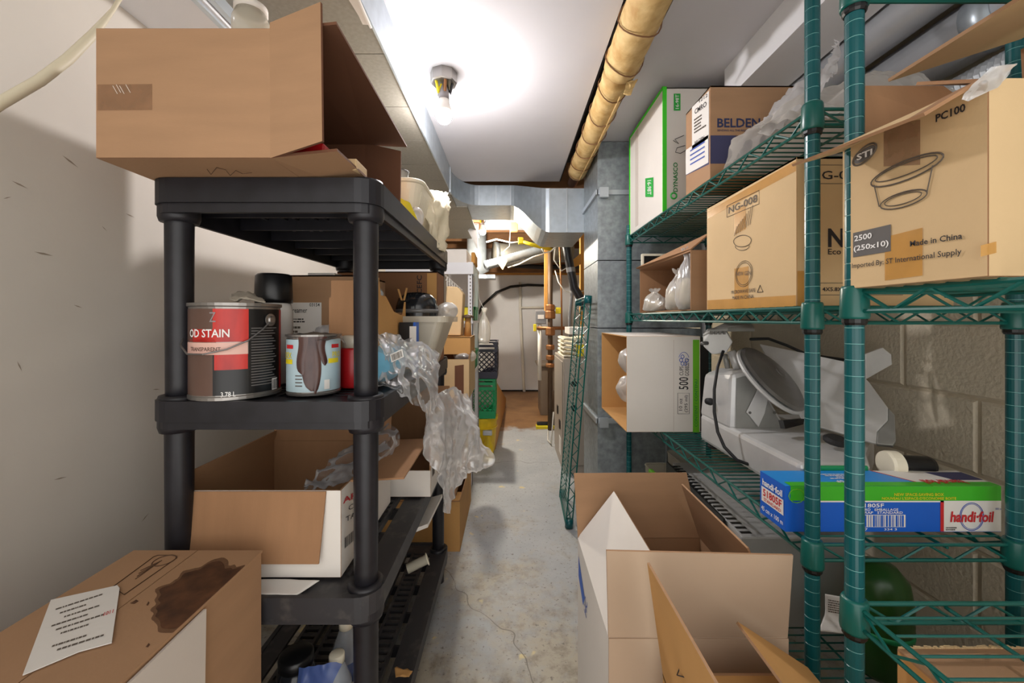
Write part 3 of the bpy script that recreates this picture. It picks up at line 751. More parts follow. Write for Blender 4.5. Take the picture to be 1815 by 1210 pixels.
# ---- gallon can of stain
C1 = (-.588, .872); r = .082; z0 = -.16; z1 = .032
g = thing('stain_can', 'large red and black wood stain can with wire handle on the middle tier', 'can', (*C1, z0))
mk('body', MB().lathe((*C1, z0), [(r + .002, 0), (r + .002, .006), (r, .008), (r, .184), (r + .003, .186), (r + .003, .192), (r - .004, .192), (r - .008, .186)], 40), 'can_metal', g, smooth=False)
mk('lid', MB().lathe((*C1, z1 - .008), [(r - .009, 0), (r - .009, .005), (r - .02, .002)], 36), 'can_metal', g)
lab = cyl_patch(g, 'label_left', C1, r + .0006, -100, -24, z0 + .01, z1 - .012, 'brown_label')
cyl_patch(g, 'label_red', C1, r + .0007, -28, 14, -.045, z1 - .012, 'red_paint')
cyl_patch(g, 'label_red', C1, r + .00065, -60, -28, -.045, -.02, 'red_paint')
cyl_patch(g, 'label_band', C1, r + .001, -80, 13, -.070, -.046, 'pale_band')
cyl_patch(g, 'label_base', C1, r + .0007, -28, 14, z0 + .01, -.070, 'black')
cyl_patch(g, 'label_base', C1, r + .0009, -26, 13, -.100, -.070, 'red_paint')
cyl_patch(g, 'label_back', C1, r + .0007, 14, 68, z0 + .01, z1 - .012, 'black')
cyl_patch(g, 'label_edge', C1, r + .0007, 68, 110, z0 + .01, z1 - .012, 'red')
cyl_text(g, 'OD STAIN', C1, r + .0016, -66, -8, -.036, -.020, 'ink_white', .03)
cyl_text(g, 'INTERIOR', C1, r + .0016, -66, -24, -.0445, -.040, 'red_paint')
cyl_text(g, 'TRANSPARENT', C1, r + .0016, -64, -18, -.063, -.055, 'brown_label')
cyl_text(g, '3.78 L', C1, r + .0016, -18, -1, -.153, -.143, 'ink_white', .02)
cyl_text(g, 'Z', C1, r + .0016, -32, -24, -.006, .013, 'grey_plastic', 0)
for i in range(22):
    zz = -.02 - i * .0055
    cyl_patch(g, 'fine_print', C1, r + .0014, 17, 58 - (i * 7 % 11), zz, zz + .0022, 'print_grey', 8)
cyl_patch(g, 'barcode_field', C1, r + .0014, 48, 60, -.150, -.126, 'paper', 6)
for i in range(6): cyl_patch(g, 'barcode', C1, r + .0018, 49 + i * 1.8, 50 + i * 1.8, -.148, -.128, 'ink', 2)
ear = cyl_pt(C1, r + .002, 44, -.002); d = (ear - Vec((*C1, -.002))).normalized()
mk('handle_ear', MB().lathe(ear, [(.013, 0), (.013, .002), (.008, .003), (.006, .006)], 20, axis=d), 'can_metal', g)
hp = [cyl_pt(C1, r + .006, 44, -.002), cyl_pt(C1, r + .006, 30, -.022), cyl_pt(C1, r + .008, 12, -.043), cyl_pt(C1, r + .010, -10, -.059), cyl_pt(C1, r + .012, -35, -.068), cyl_pt(C1, r + .012, -58, -.068), cyl_pt(C1, r + .012, -80, -.052), cyl_pt(C1, r + .01, -110, -.02), cyl_pt(C1, r + .004, -136, 0)]
mk('handle', MB().tube(hp, .0016, 6), 'steel_dark', g)
cap = thing('spray_can', 'black capped aerosol can standing behind the red and black stain can', 'can', (-.60, 1.03, -.16))
mk('body', MB().lathe((-.60, 1.03, -.16), [(.043, 0), (.043, .18), (.038, .2)], 24), 'white_card', cap, smooth=True)
mk('cap', MB().lathe((-.60, 1.03, .04), [(.042, 0), (.043, .01), (.041, .068), (.036, .073)], 24), 'black', cap, smooth=True)
mk('rag', crumple_sheet([[P(412, 523, .94), P(436, 518, .95), P(462, 530, .93)], [P(408, 532, .86), P(436, 530, .86), P(470, 537, .86)]], 16, 10, .012, 24, 4), 'rag', smooth=True, solid=.003,
   label='grey rag lying on the lid of the large stain can', cat='rag')

# ---- quart can with drips
C2 = (-.432, .893); r = .054; z0 = -.16; hh = .127
q = thing('paint_can', 'small pale blue paint can with dark brown drips on the middle tier', 'can', (*C2, z0))
mk('body', MB().lathe((*C2, z0), [(r, 0), (r + .001, .004), (r - .001, .006), (r - .001, hh - .006), (r + .002, hh - .004), (r + .002, hh), (r - .008, hh), (r - .01, hh - .004)], 32), 'can_metal', q)
cyl_patch(q, 'label_band', C2, r, -100, 100, z0 + .008, z0 + hh - .010, 'pale_blue', 30)
for a, b in ((-70, -46), (38, 62)):
    cyl_patch(q, 'label_red', C2, r + .0008, a, b, z0 + .098, z0 + .106, 'ink_red', 5)
    cyl_patch(q, 'label_yellow', C2, r + .0008, a - 8, b - 2, z0 + .066, z0 + .076, 'yellow', 5)
cyl_text(q, 'DEX', C2, r + .0012, -78, -50, z0 + .078, z0 + .09, 'yellow', .03); cyl_text(q, 'PRO', C2, r + .0012, 40, 66, z0 + .078, z0 + .09, 'yellow', .03)
def drip(th, w, zb, seed):
    mb = MB(); rows = []; N = 12
    for i in range(N + 1):
        t = i / N; zz = z0 + hh - .004 + (zb - (z0 + hh - .004)) * t; ww = w * (1 - .35 * t) * (1 if t < .85 else (1 - ((t - .85) / .15) ** 2 * .75)); c = th + 4 * math.sin(t * 5 + seed)
        rows.append([cyl_pt(C2, r + .0012 + .001 * (1 - abs(k - 3) / 3), c + ww * (k - 3) / 3, zz) for k in range(7)])
    mb.grid(rows); return mk('drip', mb, 'drip', q, smooth=True)
drip(-22, 14, z0 + .045, 1); drip(-6, 20, z0 + .010, 2); drip(18, 9, z0 + .062, 3); drip(4, 8, z0 + .004, 5)
fine_p = [cyl_patch(q, 'fine_print', C2, r + .0008, -40, -24, z0 + .02 + i * .007, z0 + .0225 + i * .007, 'print_grey', 3) for i in range(4)]
mk('barcode_field', MB().grid([[cyl_pt(C2, r + .0022, 20 + 12 * i / 4, z) for i in range(5)] for z in (z0 + .012, z0 + .032)]), 'paper', q)
mk('lid', crumple_sheet([[P(516, 592, .90), P(556, 588, .92), P(600, 592, .90)], [P(512, 601, .85), P(556, 603, .842), P(604, 600, .86)]], 14, 8, .006, 40, 3), 'can_metal', q, smooth=True)
mk('plastic_film', crumple_sheet([[P(560, 582, 1.0), P(600, 574, 1.02), P(632, 588, 1.0)], [P(556, 592, .96), P(600, 586, .97), P(634, 600, .96)], [P(560, 604, .93), P(604, 606, .94), P(634, 622, .94)]], 18, 14, .02, 16, 8), 'film_dense', smooth=True,
   label='clear plastic film lying across the small drip-stained paint can', cat='film')
rc = thing('red_jar', 'red plastic jar with a clear top behind the near shelf leg', 'jar', (-.372, .97, -.16))
mk('body', MB().lathe((-.372, .97, -.16), [(.034, 0), (.036, .004), (.036, .088), (.034, .092)], 24), 'red', rc, smooth=True)
mk('neck', MB().lathe((-.372, .97, -.068), [(.030, 0), (.030, .026), (.026, .03)], 24), 'clear_plastic', rc, smooth=True)

# ---- carton with creamer label
cb = carton('cardboard_box', 'brown carton with a white creamer label at the back of the middle tier', (-.71, 1.16, -.16), (.29, 0, 0), (0, .2, 0), (0, 0, .285), 'kraft', 'kraft_in', lid=True)
pl_ = onY(1.16)
O, xv, yv = tri(pl_, (470, 625), (570, 625), (470, 536)); decal(cb, 'label_sheet', O, xv, yv, 'paper')
O, xv, yv = tri(pl_, (498, 557), (545, 557), (498, 545)); text(cb, 'ling Creamer', O, xv, yv, 'ink', .01, .0016, .0)
O, xv, yv = tri(pl_, (549, 543), (567, 543), (549, 537)); text(cb, '03154', O, xv, yv, 'ink', .02, .0016)
O, xv, yv = tri(pl_, (478, 543), (503, 543), (478, 537)); text(cb, '100 x BAGS', O, xv, yv, 'ink', .02, .0016)
O, xv, yv = tri(pl_, (500, 572), (555, 572), (500, 563)); fine_print(cb, O, xv, yv, 'ink', 2, 3, 1, .0016)
O, xv, yv = tri(pl_, (500, 606), (545, 606), (500, 576)); fine_print(cb, O, xv, yv, 'ink_soft', 4, 4, .9, .0016)
mk('foil_scrap', MB().box(-.60, -.52, 1.2, 1.3, .1291, .136), 'paper', label='white slip lying on top of the creamer carton', cat='paper', bevel=.002)

# ---- torn carton
tb = thing('cardboard_box', 'light brown carton with a torn cut-out side behind the near shelf leg', 'box', (-.375, 1.13, -.16))
Xp = onX(-.33)
poly = [Xp(655, 672), Xp(719, 628), Xp(719, 535), Xp(716, 556), Xp(712, 559), Xp(698, 552), Xp(684, 525), Xp(675, 523), Xp(672, 492), Xp(655, 486)]
m2 = MB(); m2.prism(poly, (-.005, 0, 0)); mk('front_panel', m2, ['kraft_orange'], tb)
yN = poly[0].y; yF = poly[1].y
mk('body', MB().box(-.42, -.335, yF - .006, yF, -.16, .02).box(-.42, -.335, yN, yN + .005, -.16, .09).box(-.425, -.42, yN, yF, -.16, .05).box(-.42, -.335, yN, yF, -.16, -.156), 'kraft_in', tb)
for a, b in ((Xp(712, 532), Xp(706, 512)), (Xp(716, 532), Xp(721, 510))):
    mk('torn_strip', MB().panel([a, b, b + Vec((0, .012, 0)), a + Vec((0, .012, 0))], .003, (1, 0, 0), 0, 0), 'kraft_orange', tb)
mk('metal_canister', MB().lathe((-.365, 1.08, -.15), [(.026, 0), (.026, .22), (.02, .23)], 18), 'galv_light', smooth=True, label='grey metal canister standing inside the torn carton', cat='canister')
mk('plastic_bag', crumple_blob((-.368, 1.19, -.03), (.02, .04, .06), 9, .3), 'film_dense', smooth=True, label='clear bag stuffed inside the torn carton', cat='bag')

# ---- tall brown carton with printed symbols
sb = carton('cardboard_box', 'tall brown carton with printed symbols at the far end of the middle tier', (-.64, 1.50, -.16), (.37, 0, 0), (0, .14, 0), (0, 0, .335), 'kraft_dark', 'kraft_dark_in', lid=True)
pl_ = onY(1.50)
for i, (s_, y) in enumerate((('FC', 496), ('CE', 513), ('0', 525))):
    O, xv, yv = tri(pl_, (748, y + 7), (748, y - 8), (739, y + 7)); text(sb, s_, O, xv, yv, 'ink', .03)
O, xv, yv = tri(pl_, (757, 640), (774, 640), (757, 484)); decal(sb, 'side_strip', O, xv, yv, 'kraft_orange')

# ---- clear bin and what is in it
cbin = thing('storage_bin', 'translucent beige plastic bin overhanging the far end of the middle tier', 'bin', (-.35, 1.38, -.16))
bz0, bz1 = -.158, .008
bot = rrect(-.40, -.262, 1.29, 1.485, .02); top = rrect(-.425, -.205, 1.255, 1.495, .025); n = len(bot)
def bpt(k, t): a = bot[k % n]; b = top[k % n]; return Vec((a[0] + (b[0] - a[0]) * t, a[1] + (b[1] - a[1]) * t, bz0 + (bz1 - bz0) * t))
mb = MB(); mb.grid([[bpt(k, t) for k in range(n + 1)] for t in (0, .5, 1)]); mb.add([bpt(k, 0) for k in range(n)], [list(range(n))]); mk('body', mb, 'clear_plastic', cbin, solid=.003)
o1 = rrect(-.437, -.193, 1.243, 1.507, .03); i1 = rrect(-.423, -.207, 1.257, 1.493, .025); mb = MB(); ring(mb, o1, i1, bz1 - .018, bz1); mk('rim', mb, 'clear_plastic', cbin)
ap = thing('appliance', 'black domed kitchen appliance lying inside the translucent bin', 'appliance', (-.33, 1.38, .0))
mk('dome', MB().lathe((-.315, 1.37, -.06), [(.062, 0), (.07, .03), (.07, .10), (.062, .128), (.04, .146), (.01, .15)], 26), 'dark_jar', ap, smooth=True)
mk('band', MB().lathe((-.315, 1.37, .02), [(.0712, 0), (.0712, .012)], 26), 'slate_grey', ap, smooth=True)
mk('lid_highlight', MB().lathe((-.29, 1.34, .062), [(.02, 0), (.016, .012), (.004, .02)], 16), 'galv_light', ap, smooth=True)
bb = thing('small_box', 'black and white box with a blue edge in front of the translucent bin', 'box', (-.3, 1.2, -.15))
mk('body', MB().box(-.325, -.285, 1.185, 1.238, -.158, -.01), 'black', bb)
mk('blue_edge', MB().box(-.2849, -.279, 1.19, 1.236, -.158, -.01), 'foil_blue', bb)
O, xv, yv = tri(onY(1.185), (726, 640), (738, 640), (726, 578)); decal(bb, 'label_sheet', O, xv, yv, 'paper')
mk('tissue', crumple_blob((-.225, 1.43, .028), (.03, .045, .025), 3, .4), 'film_white', smooth=True, label='crumpled white bag on the rim of the translucent bin', cat='bag')

# ---- bag of blue masks hanging over the edge
mk('masks', crumple_blob((-.318, 1.02, -.108), (.036, .13, .042), 6, .3, flat=-.157), 'mask_blue', smooth=True, label='folded light blue face masks inside the clear bag on the middle tier', cat='masks')
fb = thing('plastic_bag', 'clear crumpled bag of blue masks draped over the edge of the middle tier', 'bag', (-.26, 1.02, -.29))
mk('film', crumple_sheet([[P(662, 590, .98), P(700, 594, 1.08), P(745, 606, 1.18), P(773, 618, 1.25)],
                          [P(664, 622, .93), P(700, 624, 1.0), P(742, 632, 1.10), P(777, 648, 1.18)],
                          [P(664, 664, .92), P(702, 668, .95), P(744, 672, 1.02), P(777, 690, 1.12)],
                          [P(666, 682, .925), P(708, 690, .93), P(744, 700, 1.0), P(774, 712, 1.08)],
                          [P(690, 686, .94), P(722, 704, .95), P(748, 724, .99), P(764, 734, 1.02)]], 50, 50, .02, 16, 2), 'film', fb, smooth=True)
O, xv, yv = tri(onY(.93), (694, 642), (716, 632), (691, 628)); decal(fb, 'label_sheet', O, xv, yv, 'paper'); barcode(fb, O + xv * .1 + yv * .1, xv * .8, yv * .75, 'ink_soft', 3)

# ---- long clear plastic sheet hanging toward the floor
sh = [[P(757, 716, 1.04), P(772, 700, 1.14), P(800, 688, 1.32), P(824, 700, 1.42)],
      [P(752, 742, 1.02), P(782, 735, 1.12), P(815, 725, 1.28), P(838, 735, 1.40)],
      [P(760, 780, 1.04), P(786, 775, 1.13), P(826, 765, 1.26), P(858, 775, 1.36)],
      [P(766, 812, 1.07), P(790, 808, 1.15), P(822, 806, 1.26), P(874, 806, 1.34)],
      [P(773, 842, 1.10), P(790, 838, 1.17), P(814, 826, 1.25), P(866, 824, 1.33)],
      [P(779, 874, 1.13), P(792, 872, 1.18), P(803, 854, 1.23), P(834, 834, 1.30)],
      [P(788, 906, 1.15), P(795, 909, 1.18), P(801, 886, 1.22), P(812, 846, 1.27)]]
mk('plastic_sheet', crumple_sheet(sh, 64, 72, .034, 12, 11), 'film_dense', smooth=True, label='long crumpled clear plastic sheet hanging down from the middle tier toward the aisle', cat='plastic sheet')

# ---- white carton with table cover print on the third tier
Z3 = -.541
ab = carton('cardboard_box', 'open white carton with red lettering and a folded-down brown flap on the third tier', (-.70, .85, Z3), (.345, 0, 0), (0, .35, 0), (0, 0, .182), 'white_card', 'kraft_in',
    flaps={'V-': [(-.70, .85, -.36), (-.385, .85, -.36), P(566, 998, .835), P(330, 998, .835)],
           'U+': [(-.355, .90, -.361), (-.355, 1.2, -.361), P(760, 779, 1.21), P(716, 849, .913)],
           'V+': (12, .07), 'U-': (-10, .03)})
for ch in ab.children:
    if ch.name.startswith('flap'):
        ch.data.materials[0] = M_('kraft')
Xp = onX(-.355)
O, xv, yv = tri(Xp, (607, 893), (668, 862), (607, 882)); text(ab, 'ARROW', O, xv, yv, 'ink_red', .04)
O, xv, yv = tri(Xp, (606, 893), (668, 862), (606, 896)); 
O, xv, yv = tri(Xp, (617, 905), (668, 876), (617, 896)); text(ab, 'COUVERT', O, xv, yv, 'ink', .0)
O, xv, yv = tri(Xp, (612, 925), (668, 892), (612, 916)); text(ab, 'TABLE A C', O, xv, yv, 'ink', .0)
O, xv, yv = tri(Xp, (610, 972), (632, 952), (610, 953)); barcode(ab, O, xv, yv, 'ink', 5)
O, xv, yv = tri(Xp, (633, 949), (640, 943), (633, 946)); text(ab, 'IMP', O, xv, yv, 'ink_red', .02)
mk('plastic_film', crumple_sheet([[P(536, 862, .93), P(560, 842, .98), P(600, 806, 1.06), P(680, 752, 1.15)],
                                  [P(545, 870, .90), P(575, 852, .94), P(625, 810, 1.02), P(704, 760, 1.12)],
                                  [P(575, 868, .89), P(612, 852, .92), P(655, 826, 1.0), P(706, 785, 1.10)],
                                  [P(610, 862, .89), P(630, 855, .91), P(670, 838, 1.0), P(690, 808, 1.08)]], 40, 34, .026, 14, 21), 'film', smooth=True,
   label='crumpled clear film spilling out of the white carton on the third tier', cat='film')
# ---- second white carton behind it
b2 = carton('cardboard_box', 'white carton with a cut-down front at the far end of the third tier', (-.68, 1.235, Z3), (.437, 0, 0), (0, .38, 0), (0, 0, .235), 'white_card', 'kraft_in', heights={'V-': .34}, flaps={'V+': (5, .04)})
decal(b2, 'print', *tri(onX(-.243), (766, 845), (770, 838), (766, 822)), 'ink_soft')
mk('paper_sheet', crumple_sheet([[(-.52, .80, -.5425), (-.42, .80, -.5425)], [(-.56, .845, -.54), (-.395, .84, -.54)]], 10, 8, .003, 20, 6), 'paper', smooth=True, solid=.001,
   label='white paper sheet sticking out beneath the white carton on the third tier', cat='paper')
# ---- bottom tier
Z4 = -.943
dj = thing('dark_jar', 'dark glass jar standing on the bottom tier behind the stained carton', 'jar', (-.475, .90, Z4))
mk('body', MB().lathe((-.475, .90, Z4), [(.036, 0), (.04, .01), (.04, .16), (.034, .18)], 24), 'dark_jar', dj, smooth=True)
mk('lid', MB().lathe((-.475, .90, Z4 + .18), [(.036, 0), (.036, .02), (.032, .024)], 24), 'black', dj, smooth=True)
for i, (x, y, l) in enumerate(((-.385, .90, 'blue-capped clear water bottle nearest the shelf leg on the bottom tier'), (-.405, 1.0, 'clear water bottle further back inside the blue wrap on the bottom tier'))):
    b = thing('water_bottle', l, 'bottle', (x, y, Z4), 'water bottles on the bottom tier')
    mk('body', MB().lathe((x, y, Z4), [(.028, 0), (.033, .006), (.031, .06), (.033, .1), (.031, .14), (.018, .175), (.0135, .185)], 20), 'bottle_clear', b, smooth=True)
    mk('cap', MB().lathe((x, y, Z4 + .185), [(.0165, 0), (.0165, .016), (.014, .018)], 16), 'cream_plastic', b, smooth=True)
    mk('label_band', MB().lathe((x, y, Z4 + .07), [(.0335, 0), (.0335, .045)], 20), 'bottle_blue', b, smooth=True)
mk('plastic_wrap', crumple_sheet([[(-.45, .86, -.74), (-.40, .86, -.73), (-.36, .87, -.735)], [(-.45, .855, -.82), (-.42, .85, -.80), (-.40, .852, -.83)], [(-.45, .86, -.94), (-.43, .852, -.92), (-.41, .855, -.94)]], 16, 20, .015, 20, 3), 'bottle_blue', smooth=True,
   label='shiny blue plastic wrap around the water bottles on the bottom tier', cat='wrap')
mk('tube', MB().lathe(P(722, 1008, 1.42), [(.016, 0), (.016, .07), (.021, .071), (.021, .074), (.012, .075)], 16, axis=(1, .3, .35)), 'cream_plastic', smooth=True, label='short cream cardboard tube lying on the bottom tier', cat='tube')
mk('folded_paper', MB().prism([(-.30, 1.28, -.66), (-.265, 1.30, -.655), (-.255, 1.52, -.655), (-.30, 1.5, -.66)], (0, 0, -.012)), 'paper', label='folded white papers hanging under the third tier', cat='paper')
mk('scrap', crumple_sheet([[(-.30, 1.06, -.935), (-.265, 1.06, -.932)], [(-.31, 1.085, -.93), (-.26, 1.08, -.935)]], 6, 5, .006, 60, 3), 'kraft_orange', smooth=True, solid=.001, label='small torn orange-brown scrap on the bottom tier edge', cat='scrap')

# ---- stained carton at the lower left
ZT = -.44
st = thing('cardboard_box', 'tall brown carton with a dark oily stain in the lower left corner', 'box', (-.595, .47, FL))
mk('body', MB().box(-.715, -.474, .12, .772, FL, ZT - .004), 'kraft', st)
mk('flap', MB().box(-.717, -.596, .119, .773, ZT - .004, ZT), 'kraft', st); mk('flap', MB().box(-.594, -.472, .119, .773, ZT - .004, ZT), 'kraft', st)
mk('side_sheet', MB().panel([(-.468, .118, ZT - .012), (-.468, .625, ZT - .006), (-.462, .61, FL + .3), (-.462, .118, FL + .3)], .004, (1, 0, 0), 0, 0), 'white_card_grey', st)
pz = onZ(ZT + .0004)
rd = random.Random(8); cen = Vec((348, 1058, 0)); pts = []
for i in range(110):
    a = 2 * math.pi * i / 110; w = 1 + .28 * noise.noise(Vec((math.cos(a) * 2.2, math.sin(a) * 2.2, 3))) + .10 * noise.noise(Vec((math.cos(a) * 6, math.sin(a) * 6, 9)))
    x = 348 + (84 * math.cos(a) + 10) * w; y = 1058 - 50 * math.sin(a) * w - (x - 348) * .30
    xm = 905 + (-.4735 / ZT) * (565 - y) * -1 * -1
    pts.append(pz(x, y))
pts = [Vec((min(p.x, -.4735), min(p.y, .768), p.z)) for p in pts]
mk('stain', MB().add(pts, [list(range(len(pts)))]), 'stain', st)
cg = sum(pts, Vec()) / len(pts); hal = [cg + (p - cg) * (1.13 + .08 * noise.noise(p * 40)) for p in pts]
mk('stain_halo', MB().add([Vec((min(p.x, -.4735), min(p.y, .769), p.z - .0002)) for p in hal], [list(range(len(pts)))]), 'stain_halo', st)
for x, y, w in ((238, 1066, 8), (262, 1069, 3), (262, 1143, 4)):
    mk('stain', MB().add([pz(x - w, y + 3), pz(x, y + 4), pz(x + w, y - 1), pz(x + w * .4, y - 4)], [(0, 1, 2, 3)]), 'stain', st)
rrp = [pz(*p) for p in ((200, 1040), (272, 987), (280, 984), (305, 984), (313, 986), (313, 989), (220, 1054))]
outline(st, 'print_frame', [p + Vec((0, 0, .0004)) for p in rrp], .0009, 'ink_brown')
outline(st, 'print_ring', ellipse_pts(pz(291, 993), Vec((.017, 0, 0)), Vec((0, .017, 0))), .0011, 'ink_brown')
for k in range(4):
    a = pz(240 + k * 3, 1026 - k * 5); b = pz(278 + k * 3, 999 - k * 2)
    mk('fine_print', MB().tube([a, b], .0009, 4), 'ink_brown', st)
cr = [pz(*p) for p in ((40, 1200), (90, 1066), (208, 1040), (212, 1045), (198, 1142), (140, 1158))]
nt_ = thing('packing_slip', 'white printed packing slip lying on the stained carton', 'paper', (-.6, .5, ZT))
mk('sheet', MB().prism([p + Vec((0, 0, .003)) for p in cr], (0, 0, -.0012)), 'paper', nt_)
zp = onZ(ZT + .0036)
for k in range(9):
    t = k / 9; a = (98 + (80 - 98) * t - 6 * t, 1082 + 90 * t); b = (190 - 6 * t, 1052 + 85 * t)
    O = zp(*a); xv = zp(*b) - O; yv = Vec((-xv.y, xv.x, 0)).normalized() * .008
    if k in (6,): continue
    fine_print(nt_, O + xv * (.1 * (k % 3)), xv * (.9 - .2 * (k % 2)), yv, 'ink_soft', 1, k + 2, .9, .0003)
text(nt_, '1011', *(lambda O, e, y: (O, e, y))(zp(183, 1092), zp(200, 1086) - zp(183, 1092), (zp(181, 1099) - zp(183, 1092)) * -1.0), 'ink_red', .02, .0004)
# ================================================================ right side: things on the racks
ZA, ZM, ZL, ZBt = .4105, .0275, -.4305, -.8545     # tops of the wires
# ---- white carton with green edges on the top shelf
dy = carton('cardboard_box', 'tall white carton with bright green edges at the far end of the top wire shelf', (.585, 1.556, ZA), (.36, 0, 0), (0, .435, 0), (0, 0, .475), 'white_card', 'white_card_grey', lid=True)
for a, b in (((.582, 1.553), (.597, 1.557)), ((.582, 1.985), (.5855, 1.994))):
    mk('green_edge', MB().box(a[0], b[0], a[1], b[1], ZA, ZA + .478), 'lime', dy)
mk('green_edge', MB().box(.582, .586, 1.556, 1.99, ZA + .470, ZA + .480), 'lime', dy)
mk('crack_tape', MB().box(.5835, .585, 1.86, 1.90, ZA + .02, ZA + .46), 'white_card_grey', dy)
Xp = onX(.584); Yp = onY(1.555)
O, xv, yv = tri(Xp, (1144, 349), (1158, 349), (1144, 316)); decal(dy, 'label_sheet', O, xv, yv, 'lime_label')
O, xv, yv = tri(Xp, (1148, 320), (1148, 345), (1155, 319)); text(dy, '16-98T', O, xv, yv, 'ink_white', .02, .0016)
O, xv, yv = tri(Yp, (1194, 196), (1206, 196), (1194, 166)); decal(dy, 'label_sheet', O, xv, yv, 'lime_label')
O, xv, yv = tri(Yp, (1203, 193), (1203, 168), (1197, 193)); text(dy, '16-98T', O, xv, yv, 'ink_white', .02, .0016)
O, xv, yv = tri(Yp, (1201, 340), (1201, 288), (1193, 340)); text(dy, 'DYNASCO', O, xv, yv, 'ink_green', .04)
outline(dy, 'logo_ring', ellipse_pts(Yp(1194, 347) + Vec((0, -.001, 0)), Vec((.011, 0, 0)), Vec((0, 0, .011))), .003, 'lime_label')
for pp in (((1193, 249), (1203, 255), (1196, 247), (1212, 240)), ((1214, 258), (1200, 262), (1197, 270), (1206, 272), (1216, 266))):
    mk('scribble', MB().tube([Yp(*p) + Vec((0, -.001, 0)) for p in pp], .0012, 4), 'ink', dy)

# ---- cable box with navy band
be = carton('cardboard_box', 'brown cable box with navy print and a white shipping label on the top wire shelf', (.585, 1.19, ZA), (.30, 0, 0), (0, .165, 0), (0, 0, .272), 'kraft', 'kraft_in', lid=True)
Yp = onY(1.19); Xp = onX(.585)
decal(be, 'navy_band', *tri(Yp, (1259, 290), (1438, 290), (1259, 240)), 'navy'); decal(be, 'navy_band', *tri(Xp, (1216, 311), (1257, 291), (1216, 271)), 'navy', .0004)
decal(be, 'stripe', *tri(Yp, (1304, 290), (1306, 290), (1304, 239)), 'tape', .0010)
text(be, 'BELDEN', *tri(Yp, (1271, 226), (1347, 226), (1271, 210)), 'ink_navy', .045)
text(be, 'SENDING ALL THE RIGHT SIGNALS', *tri(Yp, (1271, 233), (1347, 233), (1271, 229.5)), 'ink_navy', .02)
decal(be, 'label_sheet', *tri(Xp, (1216, 310), (1256, 288), (1216, 266)), 'paper', .0009)
decal(be, 'label_sheet', *tri(Xp, (1227, 266), (1257, 244), (1227, 190)), 'paper', .0009)
text(be, '1212', *tri(Xp, (1240, 182), (1255, 171), (1240, 176)), 'ink', .02, .0016)
text(be, 'CMRO', *tri(Xp, (1232, 203), (1253, 188), (1232, 194)), 'ink', .03, .0016)
text(be, 'BELDEN', *tri(Xp, (1232, 256), (1249, 245), (1232, 251)), 'ink', .02, .0016)
fine_print(be, *tri(Xp, (1231, 238), (1253, 224), (1231, 210)), 'ink_soft', 5, 3, .8, .0016)
for k in range(4): decal(be, 'print_bar', *tri(Xp, (1224, 293 - k * 8.0), (1250, 278 - k * 8.6), (1224, 290.5 - k * 8.0)), 'ink_blue', .0016)

# ---- plastic sheet bundle on the top shelf
ps = thing('plastic_bag', 'big milky plastic bag bundled at the near end of the top wire shelf', 'bag', (.78, .98, ZA))
mk('film', crumple_sheet([[(.60, .82, .413), (.72, .80, .42), (.86, .80, .42), (.965, .82, .413)], [(.595, .90, .44), (.72, .88, .49), (.86, .88, .53), (.965, .90, .52)], [(.60, 1.0, .48), (.72, .98, .53), (.86, .98, .575), (.965, 1.0, .57)], [(.60, 1.1, .47), (.72, 1.1, .54), (.86, 1.1, .58), (.965, 1.1, .56)], [(.60, 1.16, .413), (.72, 1.17, .42), (.86, 1.17, .42), (.965, 1.17, .413)]], 44, 44, .03, 9, 14), 'film_white', ps, smooth=True)
mk('base_fold', crumple_sheet([[(.60, .83, .4125), (.96, .83, .4125)], [(.60, 1.16, .4125), (.96, 1.16, .4125)]], 20, 20, .004, 20, 4), 'film_white', ps, smooth=True)
mk('tail', crumple_sheet([[P(1392, 165, 1.12), P(1430, 140, 1.08), P(1470, 110, 1.08), P(1484, 70, 1.1)], [P(1360, 205, 1.08), P(1400, 185, 1.0), P(1452, 150, .96), P(1490, 105, 1.0)], [P(1345, 245, 1.0), P(1382, 228, .96), P(1420, 196, .92), P(1470, 150, .92)]], 30, 24, .03, 16, 17), 'film_dense', ps, smooth=True)

# ---- carton NG-008
ng = carton('cardboard_box', 'light brown carton printed NG-008 on the middle wire shelf', (.60, .852, ZM), (.33, 0, 0), (0, .39, 0), (0, 0, .312), 'kraft_lit', 'kraft_lit_in', lid=True)
Xp = onX(.60); Yp = onY(.852)
decal(ng, 'tape', *tri(Xp, (1302, 545), (1327, 545), (1302, 476)), 'tape_amber'); decal(ng, 'tape', *tri(Xp, (1302, 416), (1322, 406), (1302, 375)), 'tape_amber')
decal(ng, 'tape', *tri(Xp, (1254, 548), (1411, 546), (1254, 532)), 'tape_amber', .0004); decal(ng, 'tape', *tri(Xp, (1254, 388), (1411, 303), (1254, 375)), 'tape_amber', .0004)
fr = [Xp(1289, 385), Xp(1346, 361), Xp(1346, 337), Xp(1289, 365)]; outline(ng, 'print_frame', [p + Vec((-.001, 0, 0)) for p in fr], .0006, 'ink_soft')
text(ng, 'NG-008', *tri(Xp, (1292, 379), (1343, 357), (1292, 367)), 'ink_soft', .02)
text(ng, 'MICROWAVE SAFE', *tri(Xp, (1297, 521), (1340, 517), (1297, 515)), 'ink', 0, .0016); text(ng, 'MADE IN CHINA', *tri(Xp, (1299, 531), (1337, 528), (1299, 525)), 'ink', 0, .0016)
for rr in (1, .86):
    outline(ng, 'logo_ring', ellipse_pts(Xp(1319, 485) + Vec((-.0012, 0, 0)), Vec((0, .038 * rr, 0)), Vec((0, 0, .033 * rr))), .0006, 'ink_soft')
text(ng, 'NEW GEN', *tri(Xp, (1306, 489), (1332, 487), (1306, 482)), 'ink_soft', 0, .0016)
